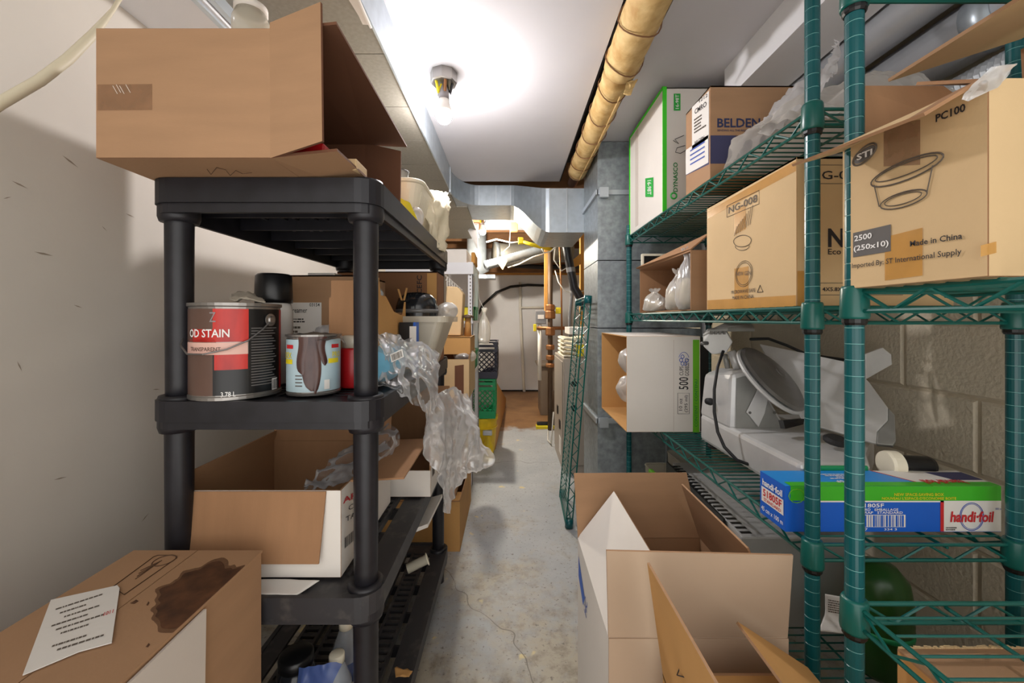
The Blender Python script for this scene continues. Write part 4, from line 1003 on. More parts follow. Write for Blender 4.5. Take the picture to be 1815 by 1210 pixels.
c0 = Xp(1316, 427) + Vec((-.0012, 0, 0)); c1 = Xp(1316, 396) + Vec((-.0016, 0, 0))
outline(ng, 'drawing', ellipse_pts(c0, Vec((0, .040, .006)), Vec((0, 0, .015))), .0008, 'ink_soft'); outline(ng, 'drawing', ellipse_pts(c0 - Vec((0, 0, .012)), Vec((0, .032, .005)), Vec((0, 0, .012)), 20, 180, 360), .0007, 'ink_soft', False)
for k in range(9):
    y = -.036 + k * .009; outline(ng, 'drawing', [c1 + Vec((0, y, -.018 + .2 * -y)), c1 + Vec((0, y - .012, .016 - .5 * y))], .0006, 'ink_soft', False)
outline(ng, 'recycle_mark', [Xp(1343, 518) + Vec((-.001, 0, 0)), Xp(1353, 517) + Vec((-.001, 0, 0)), Xp(1348, 505) + Vec((-.001, 0, 0))], .0009, 'ink_soft')
text(ng, 'G-0', *tri(Yp, (1456, 318), (1500, 318), (1456, 303)), 'ink', .02); text(ng, 'N', *tri(Yp, (1467, 438), (1495, 438), (1467, 405)), 'ink', .06)
text(ng, 'Eco', *tri(Yp, (1467, 451), (1490, 451), (1467, 441)), 'ink', .02); text(ng, '4X5.8X', *tri(Yp, (1457, 516), (1492, 516), (1457, 509)), 'ink', .03)
for y in (293, 326, 502, 523): decal(ng, 'print_line', *tri(Yp, (1440, y), (1600, y), (1440, y - 1)), 'ink_soft')
decal(ng, 'tape', *tri(Yp, (1413, 545), (1428, 545), (1413, 480)), 'tape_amber')

# ---- open brown carton with bags at the far end of the middle shelf
ob = carton('cardboard_box', 'open brown carton lying on its side at the far end of the middle wire shelf', (.95, 1.34, ZM), (0, .53, 0), (0, 0, .20), (-.355, 0, 0), 'kraft', 'kraft_in',
    flaps={'V+': [(.595, 1.34, .2275), (.595, 1.87, .2275), P(1128, 476, 1.86), P(1262, 412, 1.30)]})
for i, (x, y, r_, l, m) in enumerate(((.60, 1.72, (.05, .10, .04), 'cream-filled bag at the mouth of the open brown carton', 'film_white'), (.62, 1.52, (.06, .06, .065), 'taller white bag with a twisted neck in the open brown carton', 'film_white'), (.60, 1.40, (.045, .06, .09), 'clear bag squeezed between the open carton and the NG-008 carton', 'film_dense'))):
    pb = thing('plastic_bag', l, 'bag', (x, y, ZM), 'bags in the open brown carton')
    mk('body', crumple_bag((x + .01, y, ZM + .0055), (r_[0] * .8, r_[1] * .85), r_[2] * 2.35, 30 + i), m, pb, smooth=True)
    mk('contents', crumple_blob((x + .01, y, ZM + .0075 + r_[2] * .6), (r_[0] * .6, r_[1] * .65, r_[2] * .5), 60 + i, .2, flat=ZM + .0065), 'cream_cloth', pb, smooth=True)
tb_ = thing('tray', 'black tray with a pale rim behind the open brown carton', 'tray', (.78, 1.93, ZM))
mk('body', MB().box(.62, .92, 1.925, 1.94, ZM, .31), 'cream_plastic', tb_, bevel=.006); mk('face', MB().box(.632, .908, 1.922, 1.925, .05, .298), 'black', tb_)

# ---- carton PC100 on the near rack
PZ = .0475
PXX = .535
pc = carton('cardboard_box', 'open light brown cup carton printed PC100 on the near wire rack', (PXX, .455, PZ), (.30, 0, 0), (0, .20, 0), (0, 0, .222), 'kraft_lit', 'kraft_in',
    flaps={'U-': [(PXX, .455, PZ + .222), (PXX, .655, PZ + .222), P(1405, 295, .66), P(1640, 205, .46)],
           'V+': [(PXX, .655, PZ + .222), (PXX + .30, .655, PZ + .222), P(1668, 155, .70), P(1508, 155, .68)],
           'U+': (-3, .165),
           'V-': (-62, .09)})
mk('cardboard_sheet', MB().panel([P(1575, 145, .70), (.651, .25, .407), (.88, .25, .49), (.88, .70, .482)], .005, (-.3, 0, -1), 0, 1), ['kraft_lit', 'kraft'], label='flat cardboard flap leaning above the open cup carton', cat='cardboard')
Xp = onX(PXX); Yp = onY(.455)
text(pc, 'PC100', *tri(Xp, (1660, 217), (1713, 197), (1660, 203)), 'ink', .05)
el = Xp(1533, 274); outline(pc, 'logo_ring', ellipse_pts(el + Vec((-.001, 0, 0)), Vec((0, -.0205, .004)), Vec((0, 0, .0115))), .0014, 'ink_soft')
mk('logo_fill', MB().add([p + Vec((-.0007, 0, 0)) for p in ellipse_pts(el, Vec((0, -.0185, .0035)), Vec((0, 0, .009)))], [list(range(28))]), 'print_grey', pc)
text(pc, 'STI', *tri(Xp, (1520, 285), (1548, 274), (1520, 274)), 'ink_white', .05, .0016)
decal(pc, 'tape', *tri(Xp, (1567, 295), (1632, 292), (1567, 222)), 'tape_dark'); decal(pc, 'tape', *tri(Xp, (1569, 497), (1636, 488), (1569, 420)), 'tape_amber')
decal(pc, 'black_field', *tri(Xp, (1513, 456), (1580, 445), (1513, 413)), 'print_grey', .0009)
text(pc, '2500', *tri(Xp, (1516, 428), (1547, 422), (1516, 418)), 'ink_white', .04, .0016); text(pc, '(250x10)', *tri(Xp, (1515, 448), (1577, 438), (1515, 436)), 'ink_white', .04, .0016)
text(pc, 'Made in China', *tri(Xp, (1615, 437), (1708, 423), (1615, 427)), 'ink', .03, .0016); text(pc, 'Imported By: ST International Supply', *tri(Xp, (1512, 478), (1707, 454), (1512, 467)), 'ink', .01, .0018)
cu = Xp(1604, 303) + Vec((-.0014, 0, 0))
e1 = (Xp(1667, 281) - Xp(1541, 325)) / 2; e2 = Vec((0, 0, .0135))
outline(pc, 'drawing', ellipse_pts(cu, e1, e2 + e1 * .12), .0011, 'ink_soft'); outline(pc, 'drawing', ellipse_pts(cu + Vec((0, 0, .002)), e1 * .86, e2 * .62 + e1 * .1), .0008, 'ink_soft')
cb_ = Xp(1601, 354) + Vec((-.0014, 0, 0)); outline(pc, 'drawing', ellipse_pts(cb_, e1 * .66, e2 * .75), .0009, 'ink_soft'); outline(pc, 'drawing', ellipse_pts(cb_ + Vec((0, 0, .001)), e1 * .52, e2 * .5), .0007, 'ink_soft')
for a, b in (((1551, 328), (1560, 366)), ((1655, 293), (1645, 340))): outline(pc, 'drawing', [Xp(*a) + Vec((-.0014, 0, 0)), Xp(*b) + Vec((-.0014, 0, 0))], .0009, 'ink_soft', False)
decal(pc, 'tape', *tri(Yp, (1737, 455), (1765, 448), (1737, 435)), 'tape_amber')
mk('plastic_strip', crumple_sheet([[P(1755, 118, .44), P(1800, 112, .44)], [P(1722, 150, .45), P(1780, 145, .45)], [P(1704, 176, .46), P(1715, 180, .458)]], 12, 14, .008, 40, 5), 'film_dense', pc, smooth=True)

# ---- carton of paper cups lying on its side on the third shelf
cc = carton('cardboard_box', 'white carton of paper cups with a green stripe lying open on the third wire shelf', (.722, 1.546, ZL), (0, .425, 0), (0, 0, .365), (-.28, 0, 0), 'white_card', 'kraft_orange')
Yp = onY(1.546)
decal(cc, 'green_stripe', *tri(Yp, (1228, 766), (1239.5, 766), (1228, 602)), 'lime_stripe')
decal(cc, 'seam', *tri(Yp, (1193.5, 766), (1194.5, 766), (1193.5, 602)), 'white_card_grey')
text(cc, '500', *tri(Yp, (1220, 690), (1220, 668), (1203, 690)), 'ink', .02); text(cc, 'CUPS', *tri(Yp, (1211, 665), (1211, 649), (1204, 665)), 'ink', .01); text(cc, 'GOBELETS', *tri(Yp, (1221, 666), (1221, 636), (1214, 666)), 'ink', .01)
text(cc, '10 oz', *tri(Yp, (1209, 727), (1209, 706), (1203, 727)), 'ink', .01); text(cc, '(295 ml)', *tri(Yp, (1220, 730), (1220, 700), (1213, 730)), 'ink', .01)
outline(cc, 'print_frame', [Yp(*p) + Vec((0, -.001, 0)) for p in ((1201, 733), (1221.5, 733), (1221.5, 696.5), (1201, 696.5))], .0008, 'ink')
text(cc, 'CONTENT / CONTENU', *tri(Yp, (1236, 756), (1236, 672), (1231, 756)), 'ink_green', .01, .0016)
for a in (0, 60, 120, 180, 240): outline(cc, 'cup_print', ellipse_pts(Yp(1212 + 5 * math.cos(R(a)), 638 + 7 * math.sin(R(a))) + Vec((0, -.001, 0)), Vec((.006, 0, 0)), Vec((0, 0, .007)), 12), .0012, 'ink_blue')
outline(cc, 'cup_print', ellipse_pts(Yp(1212, 638) + Vec((0, -.001, 0)), Vec((.02, 0, 0)), Vec((0, 0, .03)), 16, 20, 160), .0009, 'ink_blue', False)
for i, (y, z) in enumerate(((1.65, -.17), (1.68, -.29))):
    mk('plastic_bag', crumple_blob((.50, y, z), (.05, .05, .05), 50 + i, .3), 'film_white', smooth=True, label=('upper' if i == 0 else 'lower') + ' clear sleeve bulging inside the open cup carton', cat='bag')
mk('black_board', MB().box(.725, .76, 1.56, 1.95, ZL, ZL + .36), 'black', label='black flat board standing behind the cup carton', cat='board')

# ---- boxed foil roll
hf = thing('foil_box', 'blue, green and white boxed foil roll across the near end of the third shelf', 'box', (.77, .86, ZL))
fx0, fx1, fy0, fy1, fz1 = .556, .992, .822, .905, ZL + .092
mk('body', MB().box(fx0, fx1, fy0, fy1, ZL, fz1), 'foil_blue', hf)
Yf = .8215; zc = ZL + .063
def fr_(x0, x1, z0, z1, m, name='print', off=0): return mk(name, MB().add([(x0, Yf - off, z0), (x1, Yf - off, z0), (x1, Yf - off, z1), (x0, Yf - off, z1)], [(0, 1, 2, 3)]), m, hf)
fr_(.875, fx1, ZL + .001, zc, 'foil_white'); fr_(.869, .876, ZL + .001, zc, 'ink_red', 'print', .0003); fr_(fx0 + .01, fx1, zc, fz1 + .0005, 'foil_green'); fr_(fx0 + .06, fx1, zc - .003, zc, 'foil_white', 'print', .0003)
mk('top_print', MB().add([(fx0, Yf, fz1 + .0006), (.85, Yf, fz1 + .0006), (.80, fy1, fz1 + .0006), (fx0, fy1, fz1 + .0006)], [(0, 1, 2, 3)]), 'foil_blue_top', hf)
mk('top_print', MB().add([(.855, Yf, fz1 + .0006), (fx1, Yf, fz1 + .0006), (fx1, fy1, fz1 + .0006), (.805, fy1, fz1 + .0006)], [(0, 1, 2, 3)]), 'foil_white', hf)
mk('top_print', MB().add([(.85, Yf, fz1 + .0007), (.855, Yf, fz1 + .0007), (.805, fy1, fz1 + .0007), (.80, fy1, fz1 + .0007)], [(0, 1, 2, 3)]), 'ink_red', hf)
mk('top_print', MB().add([(fx0 + .01, Yf, fz1 + .001), (fx1, Yf, fz1 + .001), (fx1, fy0 + .02, fz1 + .001), (fx0 + .01, fy0 + .02, fz1 + .001)], [(0, 1, 2, 3)]), 'foil_green', hf)
mk('top_print', MB().add([(.93, fy0 + .03, fz1 + .001), (fx1, fy0 + .03, fz1 + .001), (fx1, fy1 - .01, fz1 + .001), (.91, fy1 - .01, fz1 + .001)], [(0, 1, 2, 3)]), 'navy', hf)
EX = Vec((1, 0, 0)); EZ = Vec((0, 0, 1))
def ft(s, x0, x1, z0, z1, m, b=.03, sl=0): return text(hf, s, Vec((x0, Yf, z0)), EX * (x1 - x0), EZ * (z1 - z0), m, b, .0012, sl)
ft('handi·foil', .888, .974, ZL + .020, ZL + .042, 'ink_red', .06, .03)
outline(hf, 'logo_ring', ellipse_pts(Vec((.932, Yf - .0006, ZL + .031)), EX * .024, EZ * .028), .0008, 'ink_blue'); outline(hf, 'logo_ring', ellipse_pts(Vec((.932, Yf - .0006, ZL + .031)), EX * .0215, EZ * .0255), .0005, 'ink_blue')
ft('NEW SPACE-SAVING BOX', .775, .875, ZL + .073, ZL + .079, 'yellow', .02); ft("NOUVEAU L'ESPACE-D'ECONOMIE BOITE", .75, .90, ZL + .0655, ZL + .071, 'yellow', .02)
ft('51805F', .704, .754, ZL + .050, ZL + .058, 'ink_white', .03); ft('STANDARD   EMBALLAGE', .68, .783, ZL + .043, ZL + .048, 'ink_white', .02); ft('FOIL WRAP   STANDARD', .682, .792, ZL + .037, ZL + .042, 'ink_white', .02)
decal(hf, 'barcode_field', Vec((.676, Yf, ZL + .010)), EX * .122, EZ * .025, 'foil_white'); barcode(hf, Vec((.679, Yf, ZL + .011)), EX * .116, EZ * .023, 'foil_blue', 12)
ft('0 07          334 3', .70, .78, ZL + .0035, ZL + .008, 'ink_white', .02); ft('300 m', .979, .991, ZL + .045, ZL + .049, 'ink_blue', .02)
fine_print(hf, Vec((.879, Yf, ZL + .003)), EX * .03, EZ * .008, 'ink', 2, 4)
lf = [Vec((fx0 + .022 + .016 * math.cos(R(a)), Yf - .001, ZL + .073 + .014 * math.sin(R(a)))) for a in range(0, 360, 30)]; outline(hf, 'leaf_print', lf, .0009, 'lime_stripe')
def et(s, y0, y1, z0, z1, m, b=.03): return text(hf, s, Vec((fx0, y0, z0)), Vec((0, y1 - y0, 0)), EZ * (z1 - z0), m, b, .0012)
decal(hf, 'label_sheet', Vec((fx0, fy1 - .006, ZL + .030)), Vec((0, -.072, 0)), EZ * .032, 'foil_white')
et('handi·foil', fy1 - .01, fy0 + .008, ZL + .066, ZL + .080, 'ink_white', .05); et('51805F', fy1 - .012, fy0 + .01, ZL + .043, ZL + .059, 'ink_red', .05); et('STANDARD', fy1 - .014, fy0 + .012, ZL + .033, ZL + .040, 'ink_red', .02); et('45 cm x 100 m', fy1 - .006, fy0 + .006, ZL + .010, ZL + .020, 'ink_white', .02)
text(hf, 'handi·foil', Vec((.94, fy0 + .03, fz1 + .0006)), Vec((-.085, 0, 0)), Vec((0, -.0, 0)) + Vec((0, -.022, 0)) * -1 * -1, 'ink_red', .05)
text(hf, '51805F', Vec((.73, fy0 + .026, fz1 + .0006)), Vec((-.055, 0, 0)), Vec((0, -.011, 0)), 'ink_white', .04); fine_print(hf, Vec((.745, fy0 + .062, fz1 + .0006)), Vec((-.085, 0, 0)), Vec((0, -.03, 0)), 'ink_white', 4, 9)

# ================================================================ meat slicer
ms = thing('meat_slicer', 'silver aluminium meat slicer with round blade on the third wire shelf', 'slicer', (.85, 1.15, ZL))
zb = -.415; zt = -.326
mk('base', MB().prism([(.652, .915, zb), (.81, .915, zb), (.87, .99, zb), (1.03, 1.15, zb), (1.03, 1.40, zb), (.652, 1.40, zb)], (0, 0, zt - zb)), 'aluminium', ms, bevel=.012)
mk('base_end', MB().box(.660, .802, .908, .916, zb + .01, zt - .003), 'crate_green', ms, bevel=.004)
# motor housing: side wall to the aisle, grey triangular face to the camera
A = [Vec(v) for v in ((.654, 1.215, zt - .01), (.835, 1.215, zt - .01), (.725, 1.215, -.148), (.66, 1.215, -.165))]
Bq = [Vec(v) for v in ((.654, 1.41, zt - .01), (.835, 1.41, zt - .01), (.735, 1.41, -.165), (.67, 1.41, -.19))]
mk('housing', MB().hexa(A, Bq), 'aluminium', ms, bevel=.014)
mk('housing_face', MB().prism([Vec((.672, 1.214, zt)), Vec((.815, 1.214, zt)), Vec((.722, 1.214, -.165)), Vec((.675, 1.214, -.178))], (0, -.002, 0)), 'aluminium_dull', ms)
mk('cover_plate', MB().prism([P(1322, 730, 1.21), P(1343, 756, 1.21), P(1354, 732, 1.21), P(1363, 694, 1.21), P(1346, 682, 1.21)], (0, -.004, 0)), 'aluminium', ms, bevel=.001)
for p in ((1349, 692), (1329, 731), (1373, 731)): mk('screw', MB().lathe(P(*p, 1.206), [(.004, 0), (.004, .002)], 10, axis=(0, -1, 0)), 'steel_dark', ms)
# blade and gauge plate share one slanting plane
def plane3(a, b, c):
    import itertools
    rows = [(1, p[0], p[1], 1 / p[2]) for p in (a, b, c)]
    m = Matrix([r[:3] for r in rows]); k = m.inverted() @ Vec([r[3] for r in rows])
    return lambda px, py: P(px, py, 1 / (k[0] + k[1] * px + k[2] * py))
gp = plane3((1350, 612, 1.36), (1588, 745, 1.03), (1425, 752, 1.13))
pts = [gp(*p) for p in ((1346, 609), (1420, 624), (1505, 642), (1540, 676), (1574, 722), (1574, 744), (1555, 764), (1553, 786), (1500, 770), (1425, 748), (1395, 700))]
nrm = (pts[2] - pts[0]).cross(pts[8] - pts[0]).normalized()
if nrm.dot(-pts[0]) < 0: nrm = -nrm
mk('gauge_plate', MB().prism(pts, -nrm * .008), 'aluminium', ms, bevel=.002)
e_ = [gp(*p) for p in ((1574, 722), (1586, 734), (1588, 780), (1583, 789), (1553, 786), (1555, 764), (1574, 744))]
mk('plate_edge', MB().prism([p - nrm * .001 for p in e_], -nrm * .012), 'aluminium_dull', ms, bevel=.002)
bc = P(1368, 670, 1.20); nrm = Vec((.42, -.50, .58)).normalized()
mk('blade', MB().lathe(bc, [(.106, 0), (.113, .003), (.106, .010), (.085, .018), (.05, .026), (.02, .03), (.001, .031)], 56, axis=nrm), 'steel_dark', ms, smooth=False)
mk('blade_guard', MB().lathe(bc - nrm * .012, [(.110, -.004), (.116, 0), (.116, .005), (.110, .008)], 56, axis=nrm), 'aluminium', ms, smooth=False)
mk('blade_hub', MB().lathe(bc + nrm * .028, [(.018, 0), (.018, .004), (.012, .006)], 24, axis=nrm), 'steel_dark', ms)
# sharpener block on its arm
sh_ = [P(1247, 603, 1.26), P(1256, 592, 1.26), P(1288, 588, 1.26), P(1299, 606, 1.26), P(1287, 626, 1.26), P(1262, 628, 1.26), P(1247, 614, 1.26)]
mk('sharpener', MB().prism(sh_, Vec((.055, .12, .015))), 'aluminium', ms, bevel=.003)
mk('sharpener_cap', MB().prism([P(1256, 591, 1.258), P(1290, 587, 1.258), P(1338, 588, 1.32), P(1332, 578, 1.36), P(1290, 575, 1.36)], (0, 0, .012)), 'aluminium_dull', ms, bevel=.003)
for k in range(4): mk('vent', MB().box(.618 + k * .013, .625 + k * .013, 1.254, 1.257, -.048, -.038), 'steel_dark', ms)
mk('sharpener_knob', MB().lathe(P(1254, 608, 1.255), [(.006, 0), (.006, .02), (.004, .024)], 12, axis=(-1, -.3, 0)), 'steel_dark', ms, smooth=True)
mk('arm', MB().tube([P(1296, 622, 1.29), P(1309, 655, 1.28)], .014, 14), 'aluminium', ms, smooth=True); mk('arm', MB().tube([P(1284, 628, 1.30), P(1290, 652, 1.30)], .008, 10), 'aluminium_dull', ms, smooth=True)
mk('fence', MB().prism([P(1534, 628, 1.2), P(1565, 616, 1.2), P(1580, 628, 1.2), P(1581, 646, 1.2), P(1535, 672, 1.2)], (0, .006, 0)), 'aluminium', ms, bevel=.001)
mk('dial', MB().lathe(P(1568, 822, .93), [(.028, 0), (.03, .006), (.03, .026), (.022, .030)], 28, axis=(1, -.12, .0)), 'cream_plastic', ms, smooth=False)
mk('knob', MB().lathe(P(1592, 823, .926), [(.019, 0), (.021, .006), (.021, .06), (.018, .068)], 24, axis=(1, -.12, 0)), 'black', ms, smooth=False)
mk('carriage_knob', MB().lathe(P(1481, 783, 1.02), [(.026, 0), (.027, .006), (.02, .012)], 24, axis=(0, -.25, 1)), 'black_rubber', ms)
mk('lever', MB().lathe(P(1262, 712, 1.31), [(.008, 0), (.012, .006), (.010, .022)], 14, axis=(-1, -.4, .2)), 'black_rubber', ms, smooth=True)
for x, y in ((.68, .96), (1.0, .96), (.68, 1.36), (1.0, 1.36)): mk('foot', MB().lathe((x, y, ZL), [(.018, 0), (.02, .006), (.014, .017)], 16), 'black_rubber', ms)
mk('power_cord', MB().tube([P(1282, 622, 1.26), P(1272, 650, 1.23), P(1266, 690, 1.20), P(1266, 730, 1.18), P(1272, 765, 1.16), P(1284, 792, 1.13), P(1306, 815, 1.10), P(1330, 824, 1.12)], .0045, 8), 'black_rubber', ms, smooth=True)
mk('power_cord', MB().tube([P(1330, 601, 1.42), P(1362, 600, 1.44), P(1395, 612, 1.44), P(1430, 628, 1.42), P(1500, 638, 1.40)], .005, 8), 'black_rubber', ms, smooth=True)
mk('drip_tray', MB().prism([P(1388, 745, 1.12), P(1426, 742, 1.12), P(1424, 752, 1.1), P(1392, 760, 1.1)], (0, .02, -.004)), 'black', ms)

# ================================================================ bottom shelf of the long rack
gm = thing('grey_appliance', 'grey metal appliance with a slotted sloping top below the slicer shelf', 'appliance', (.80, 1.37, ZBt))
tp = [Vec(v) for v in ((.635, 1.12, -.60), (.95, 1.12, -.60), (.95, 1.66, -.585), (.66, 1.66, -.585))]
bt = [Vec((v.x + (.02 if v.x < .7 else 0), v.y, ZBt + .002)) for v in tp]
mk('body', MB().hexa(bt, tp), 'appliance_grey', gm, bevel=.006)
mk('black_side', MB().prism([(.628, 1.2, -.59), (.628, 1.64, -.575), (.628, 1.64, -.66), (.628, 1.2, -.70)], (.006, 0, 0)), 'black', gm)
for k in range(20): mk('slot', MB().box(.645, .675, 1.135 + k * .025, 1.146 + k * .025, -.602 + .0007 * k, -.5985 + .0007 * k), 'black', gm)
for i, (x, y, sx, sy, hh, l) in enumerate(((.66, 1.78, .055, .06, .20, 'small clear tub with a green clip on the bottom wire shelf'), (.80, 1.80, .075, .09, .24, 'larger clear tub behind the grey appliance on the bottom wire shelf'))):
    tb = thing('plastic_tub', l, 'tub', (x, y, ZBt), 'clear tubs on the bottom wire shelf'); mb = MB()
    b0 = rrect(x - sx * .85, x + sx * .85, y - sy * .85, y + sy * .85, .015); b1 = rrect(x - sx, x + sx, y - sy, y + sy, .02); n = len(b0)
    mb.grid([[Vec((*b0[k % n], ZBt + .001)) for k in range(n + 1)], [Vec((*b1[k % n], ZBt + hh)) for k in range(n + 1)]]); mb.add([Vec((*p, ZBt + .001)) for p in b0], [list(range(n))])
    mk('body', mb, 'clear_plastic', tb, solid=.002); mk('rim', MB().tube([Vec((*p, ZBt + hh)) for p in b1] + [Vec((*b1[0], ZBt + hh))], .004, 6), 'clear_plastic', tb)
    if i == 0: mk('clip', MB().box(x - sx - .012, x - sx + .006, y - sy - .01, y - sy + .03, ZBt + hh - .07, ZBt + hh + .01), 'lime_stripe', tb, bevel=.004)
gj = thing('green_jug', 'dark green rounded jug on the bottom wire shelf below the foil box', 'jug', (.905, 1.0, ZBt))
mk('body', MB().lathe((.905, 1.0, ZBt + .001), [(.06, 0), (.065, .01), (.066, .17), (.058, .22), (.035, .25), (.012, .256)], 30), 'jug_green', gj, smooth=True)
mk('band', MB().lathe((.905, 1.0, ZBt + .1), [(.0668, 0), (.0668, .012)], 30), 'crate_green', gj, smooth=True)
pp_ = thing('leaflet', 'curled white instruction leaflet on the bottom wire shelf beside the green jug', 'paper', (.76, .93, ZBt))
mk('sheet', crumple_sheet([[P(1462, 1052, .97), P(1510, 1060, .97)], [P(1462, 1085, .955), P(1510, 1094, .955)], [P(1450, 1118, .92), P(1506, 1124, .92)]], 10, 14, .004, 20, 3), 'paper', pp_, smooth=True, solid=.001)
fine_print(pp_, *tri(onY(.945), (1467, 1084), (1500, 1090), (1467, 1060)), 'ink_soft', 6, 7)
# carton under the near rack's low shelf
nb = thing('cardboard_box', 'brown carton with a frayed top edge under the low shelf of the near rack', 'box', (.80, .45, FL))
mk('body', MB().box(.60, .96, .22, .63, FL, -.515), 'kraft_orange', nb)
mk('flap', MB().box(.60, .96, .22, .424, -.515, -.511), 'kraft', nb); mk('flap', MB().box(.60, .96, .426, .63, -.515, -.511), 'kraft', nb)
rd = random.Random(3); fz = MB()
for k in range(70): x = .602 + k * .0051; fz.box(x, x + .0048, .6295, .6305 + rd.uniform(0, .003), -.514, -.5105 + rd.uniform(0, .003))
mk('frayed_edge', fz, 'kraft_lit', nb)

# ================================================================ open cartons on the floor
zr = -.60
k1 = carton('cardboard_box', 'tall open white and brown carton with raised flaps standing in the aisle', (.1845, .765, FL), (.3375, 0, 0), (0, .351, 0), (0, 0, .48), 'white_card', 'kraft',
    flaps={'V+': [(.1845, 1.116, zr), (.522, 1.116, zr), P(1216, 837, 1.166), P(1017, 838, 1.166)],
           'U+': [(.522, .765, zr), (.522, 1.116, zr), P(1210, 857, 1.08), P(1327, 970, .79)],
           'U-': [(.1845, .765, zr), (.1845, 1.116, zr), P(1088, 870, 1.10), (.28, .785, -.466)],
           'V-': [(.1845, .765, zr), (.522, .765, zr), P(1406, 984, .745), P(1075, 976, .745)]})
fl = [c for c in k1.children if c.name.startswith('flap')]
fl[3].data.materials[0] = M_('kraft_grey'); fl[3]['label'] = 'greyish brown near flap'
fl[0].data.materials[1] = M_('kraft')
mk('near_side', MB().box(.1846, .5218, .7622, .7648, FL, zr), 'kraft_grey', k1)
Xp = onX(.1845)
mk('blue_mark', MB().add([Xp(1026, 985) + Vec((-.001, 0, 0)), Xp(1037, 1060) + Vec((-.001, 0, 0)), Xp(1034, 1072) + Vec((-.001, 0, 0)), Xp(1026, 1020) + Vec((-.001, 0, 0))], [(0, 1, 2, 3)]), 'foil_blue', k1)
text(k1, 'HC', *tri(Xp, (1040, 1096), (1042, 1070), (1036, 1080)), 'ink_blue', .02)
k2 = carton('cardboard_box', 'brown carton with half-open flaps in front of the tall carton at the bottom edge', (.262, .30, FL), (.25, 0, 0), (0, .40, 0), (0, 0, .47), 'kraft_orange', 'kraft',
    flaps={'U-': [(.262, .30, -.61), (.262, .70, -.61), P(1147, 997, .70), (.236, .30, -.42)],
           'U+': [(.512, .30, -.61), (.512, .70, -.61), P(1307, 1101, .70), P(1320, 1110, .30 / .70 * .70 * .97)] if False else [(.512, .30, -.61), (.512, .70, -.60), P(1307, 1101, .70), (.39, .32, -.525)],
           'V+': (-105, .10)})
mk('mark', MB().tube([P(1198, 1165, .62), P(1206, 1180, .60), P(1200, 1196, .60), P(1214, 1200, .58)], .0009, 4), 'ink', k2)
mk('kraft_paper', crumple_sheet([[(.30, .66, -.65), (.40, .66, -.63), (.46, .66, -.65)], [(.30, .55, -.66), (.36, .52, -.60), (.44, .5, -.66)], [(.32, .42, -.68), (.36, .40, -.65), (.42, .4, -.68)]], 14, 14, .03, 10, 3), 'kraft_lit', smooth=True, solid=.002, label='crumpled brown packing paper inside the near open carton', cat='paper')
mk('plastic_film', crumple_blob((.40, .60, -.645), (.06, .07, .035), 12, .4), 'film', smooth=True, label='clear film bunched on the packing paper in the near open carton', cat='film')
# ================================================================ far end of the aisle, left side
fb_ = carton('cardboard_box', 'brown carton on the floor just past the far end of the black shelves', (-.60, 1.885, FL), (.365, 0, 0), (0, .53, 0), (0, 0, .235), 'kraft_orange', 'kraft_in', flaps={'V-': (-94, .12), 'V+': (-94, .1)})
carton('cardboard_box', 'brown carton in the middle of the stack past the black shelves', (-.57, 1.92, FL + .2405), (.31, 0, 0), (0, .46, 0), (0, 0, .43), 'kraft', 'kraft_in', lid=True)
c3 = carton('cardboard_box', 'open light brown carton with a torn front above the plastic sheet', (-.52, 2.06, -.405), (.31, 0, 0), (0, .34, 0), (0, 0, .20), 'kraft_lit', 'kraft_in', lid=False, flaps={'U+': (6, .03), 'V+': (0, .03)})
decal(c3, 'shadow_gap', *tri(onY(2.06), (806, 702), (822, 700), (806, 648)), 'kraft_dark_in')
mk('plastic_bag', crumple_blob((-.25, 2.2, -.2), (.05, .08, .03), 77, .4), 'film_white', smooth=True, label='white crumpled bag on top of the torn light brown carton', cat='bag')
carton('cardboard_box', 'small sealed light brown carton at the top of the stack past the shelves', (-.46, 2.12, -.185), (.25, 0, 0), (0, .26, 0), (0, 0, .09), 'kraft_orange', 'kraft_in', lid=True)
mk('paper_bag', MB().prism([(-.36, 2.2, -.09), (-.27, 2.2, -.09), (-.26, 2.22, .14), (-.29, 2.22, .175), (-.35, 2.22, .18)], (0, .12, 0)), 'kraft_lit', label='folded kraft paper bag standing behind the translucent bin', cat='bag', bevel=.006)
mp_ = thing('mug_tool', 'small wooden block with a dark top on the far cartons', 'tool', (-.235, 2.24, -.095))
mk('handle', MB().lathe((-.235, 2.24, -.094), [(.02, 0), (.016, .08), (.018, .1)], 12), 'kraft_orange', mp_, smooth=True); mk('head', MB().lathe((-.235, 2.24, .006), [(.036, 0), (.03, .012), (.01, .018)], 16), 'iron', mp_, smooth=True)
# white metal shelving
wm = thing('metal_shelving', 'white slotted-angle metal shelving at the far left', 'shelving', (-.53, 2.9, FL))
for x, y in ((-.277, 2.64), (-.277, 3.12), (-.80, 2.64), (-.80, 3.12)):
    mk('post', MB().box(x, x + .031, y, y + .004, FL, .37).box(x + .027, x + .031, y, y + .031, FL, .37), 'white_board', wm)
hole = None
for k in range(24):
    z = -.18 + k * .023
    if hole is None: hole = mk('hole', MB().box(-.265, -.258, 2.6385, 2.64, z, z + .008), 'ink_soft', wm)
    else: shift_copy(hole, (0, 0, .023 * k))
for z0_, z1_, lip in ((.352, .365, .29), (-.03, -.012, -.03), (-.37, -.352, -.37)): mk('shelf', MB().box(-.81, -.245, 2.63, 3.155, z0_, z1_).box(-.81, -.242, 2.625, 2.632, lip, z1_), 'white_board', wm)
wk = thing('wire_basket', 'white wire basket rack in front of the metal shelving', 'basket', (-.36, 2.5, -.05))
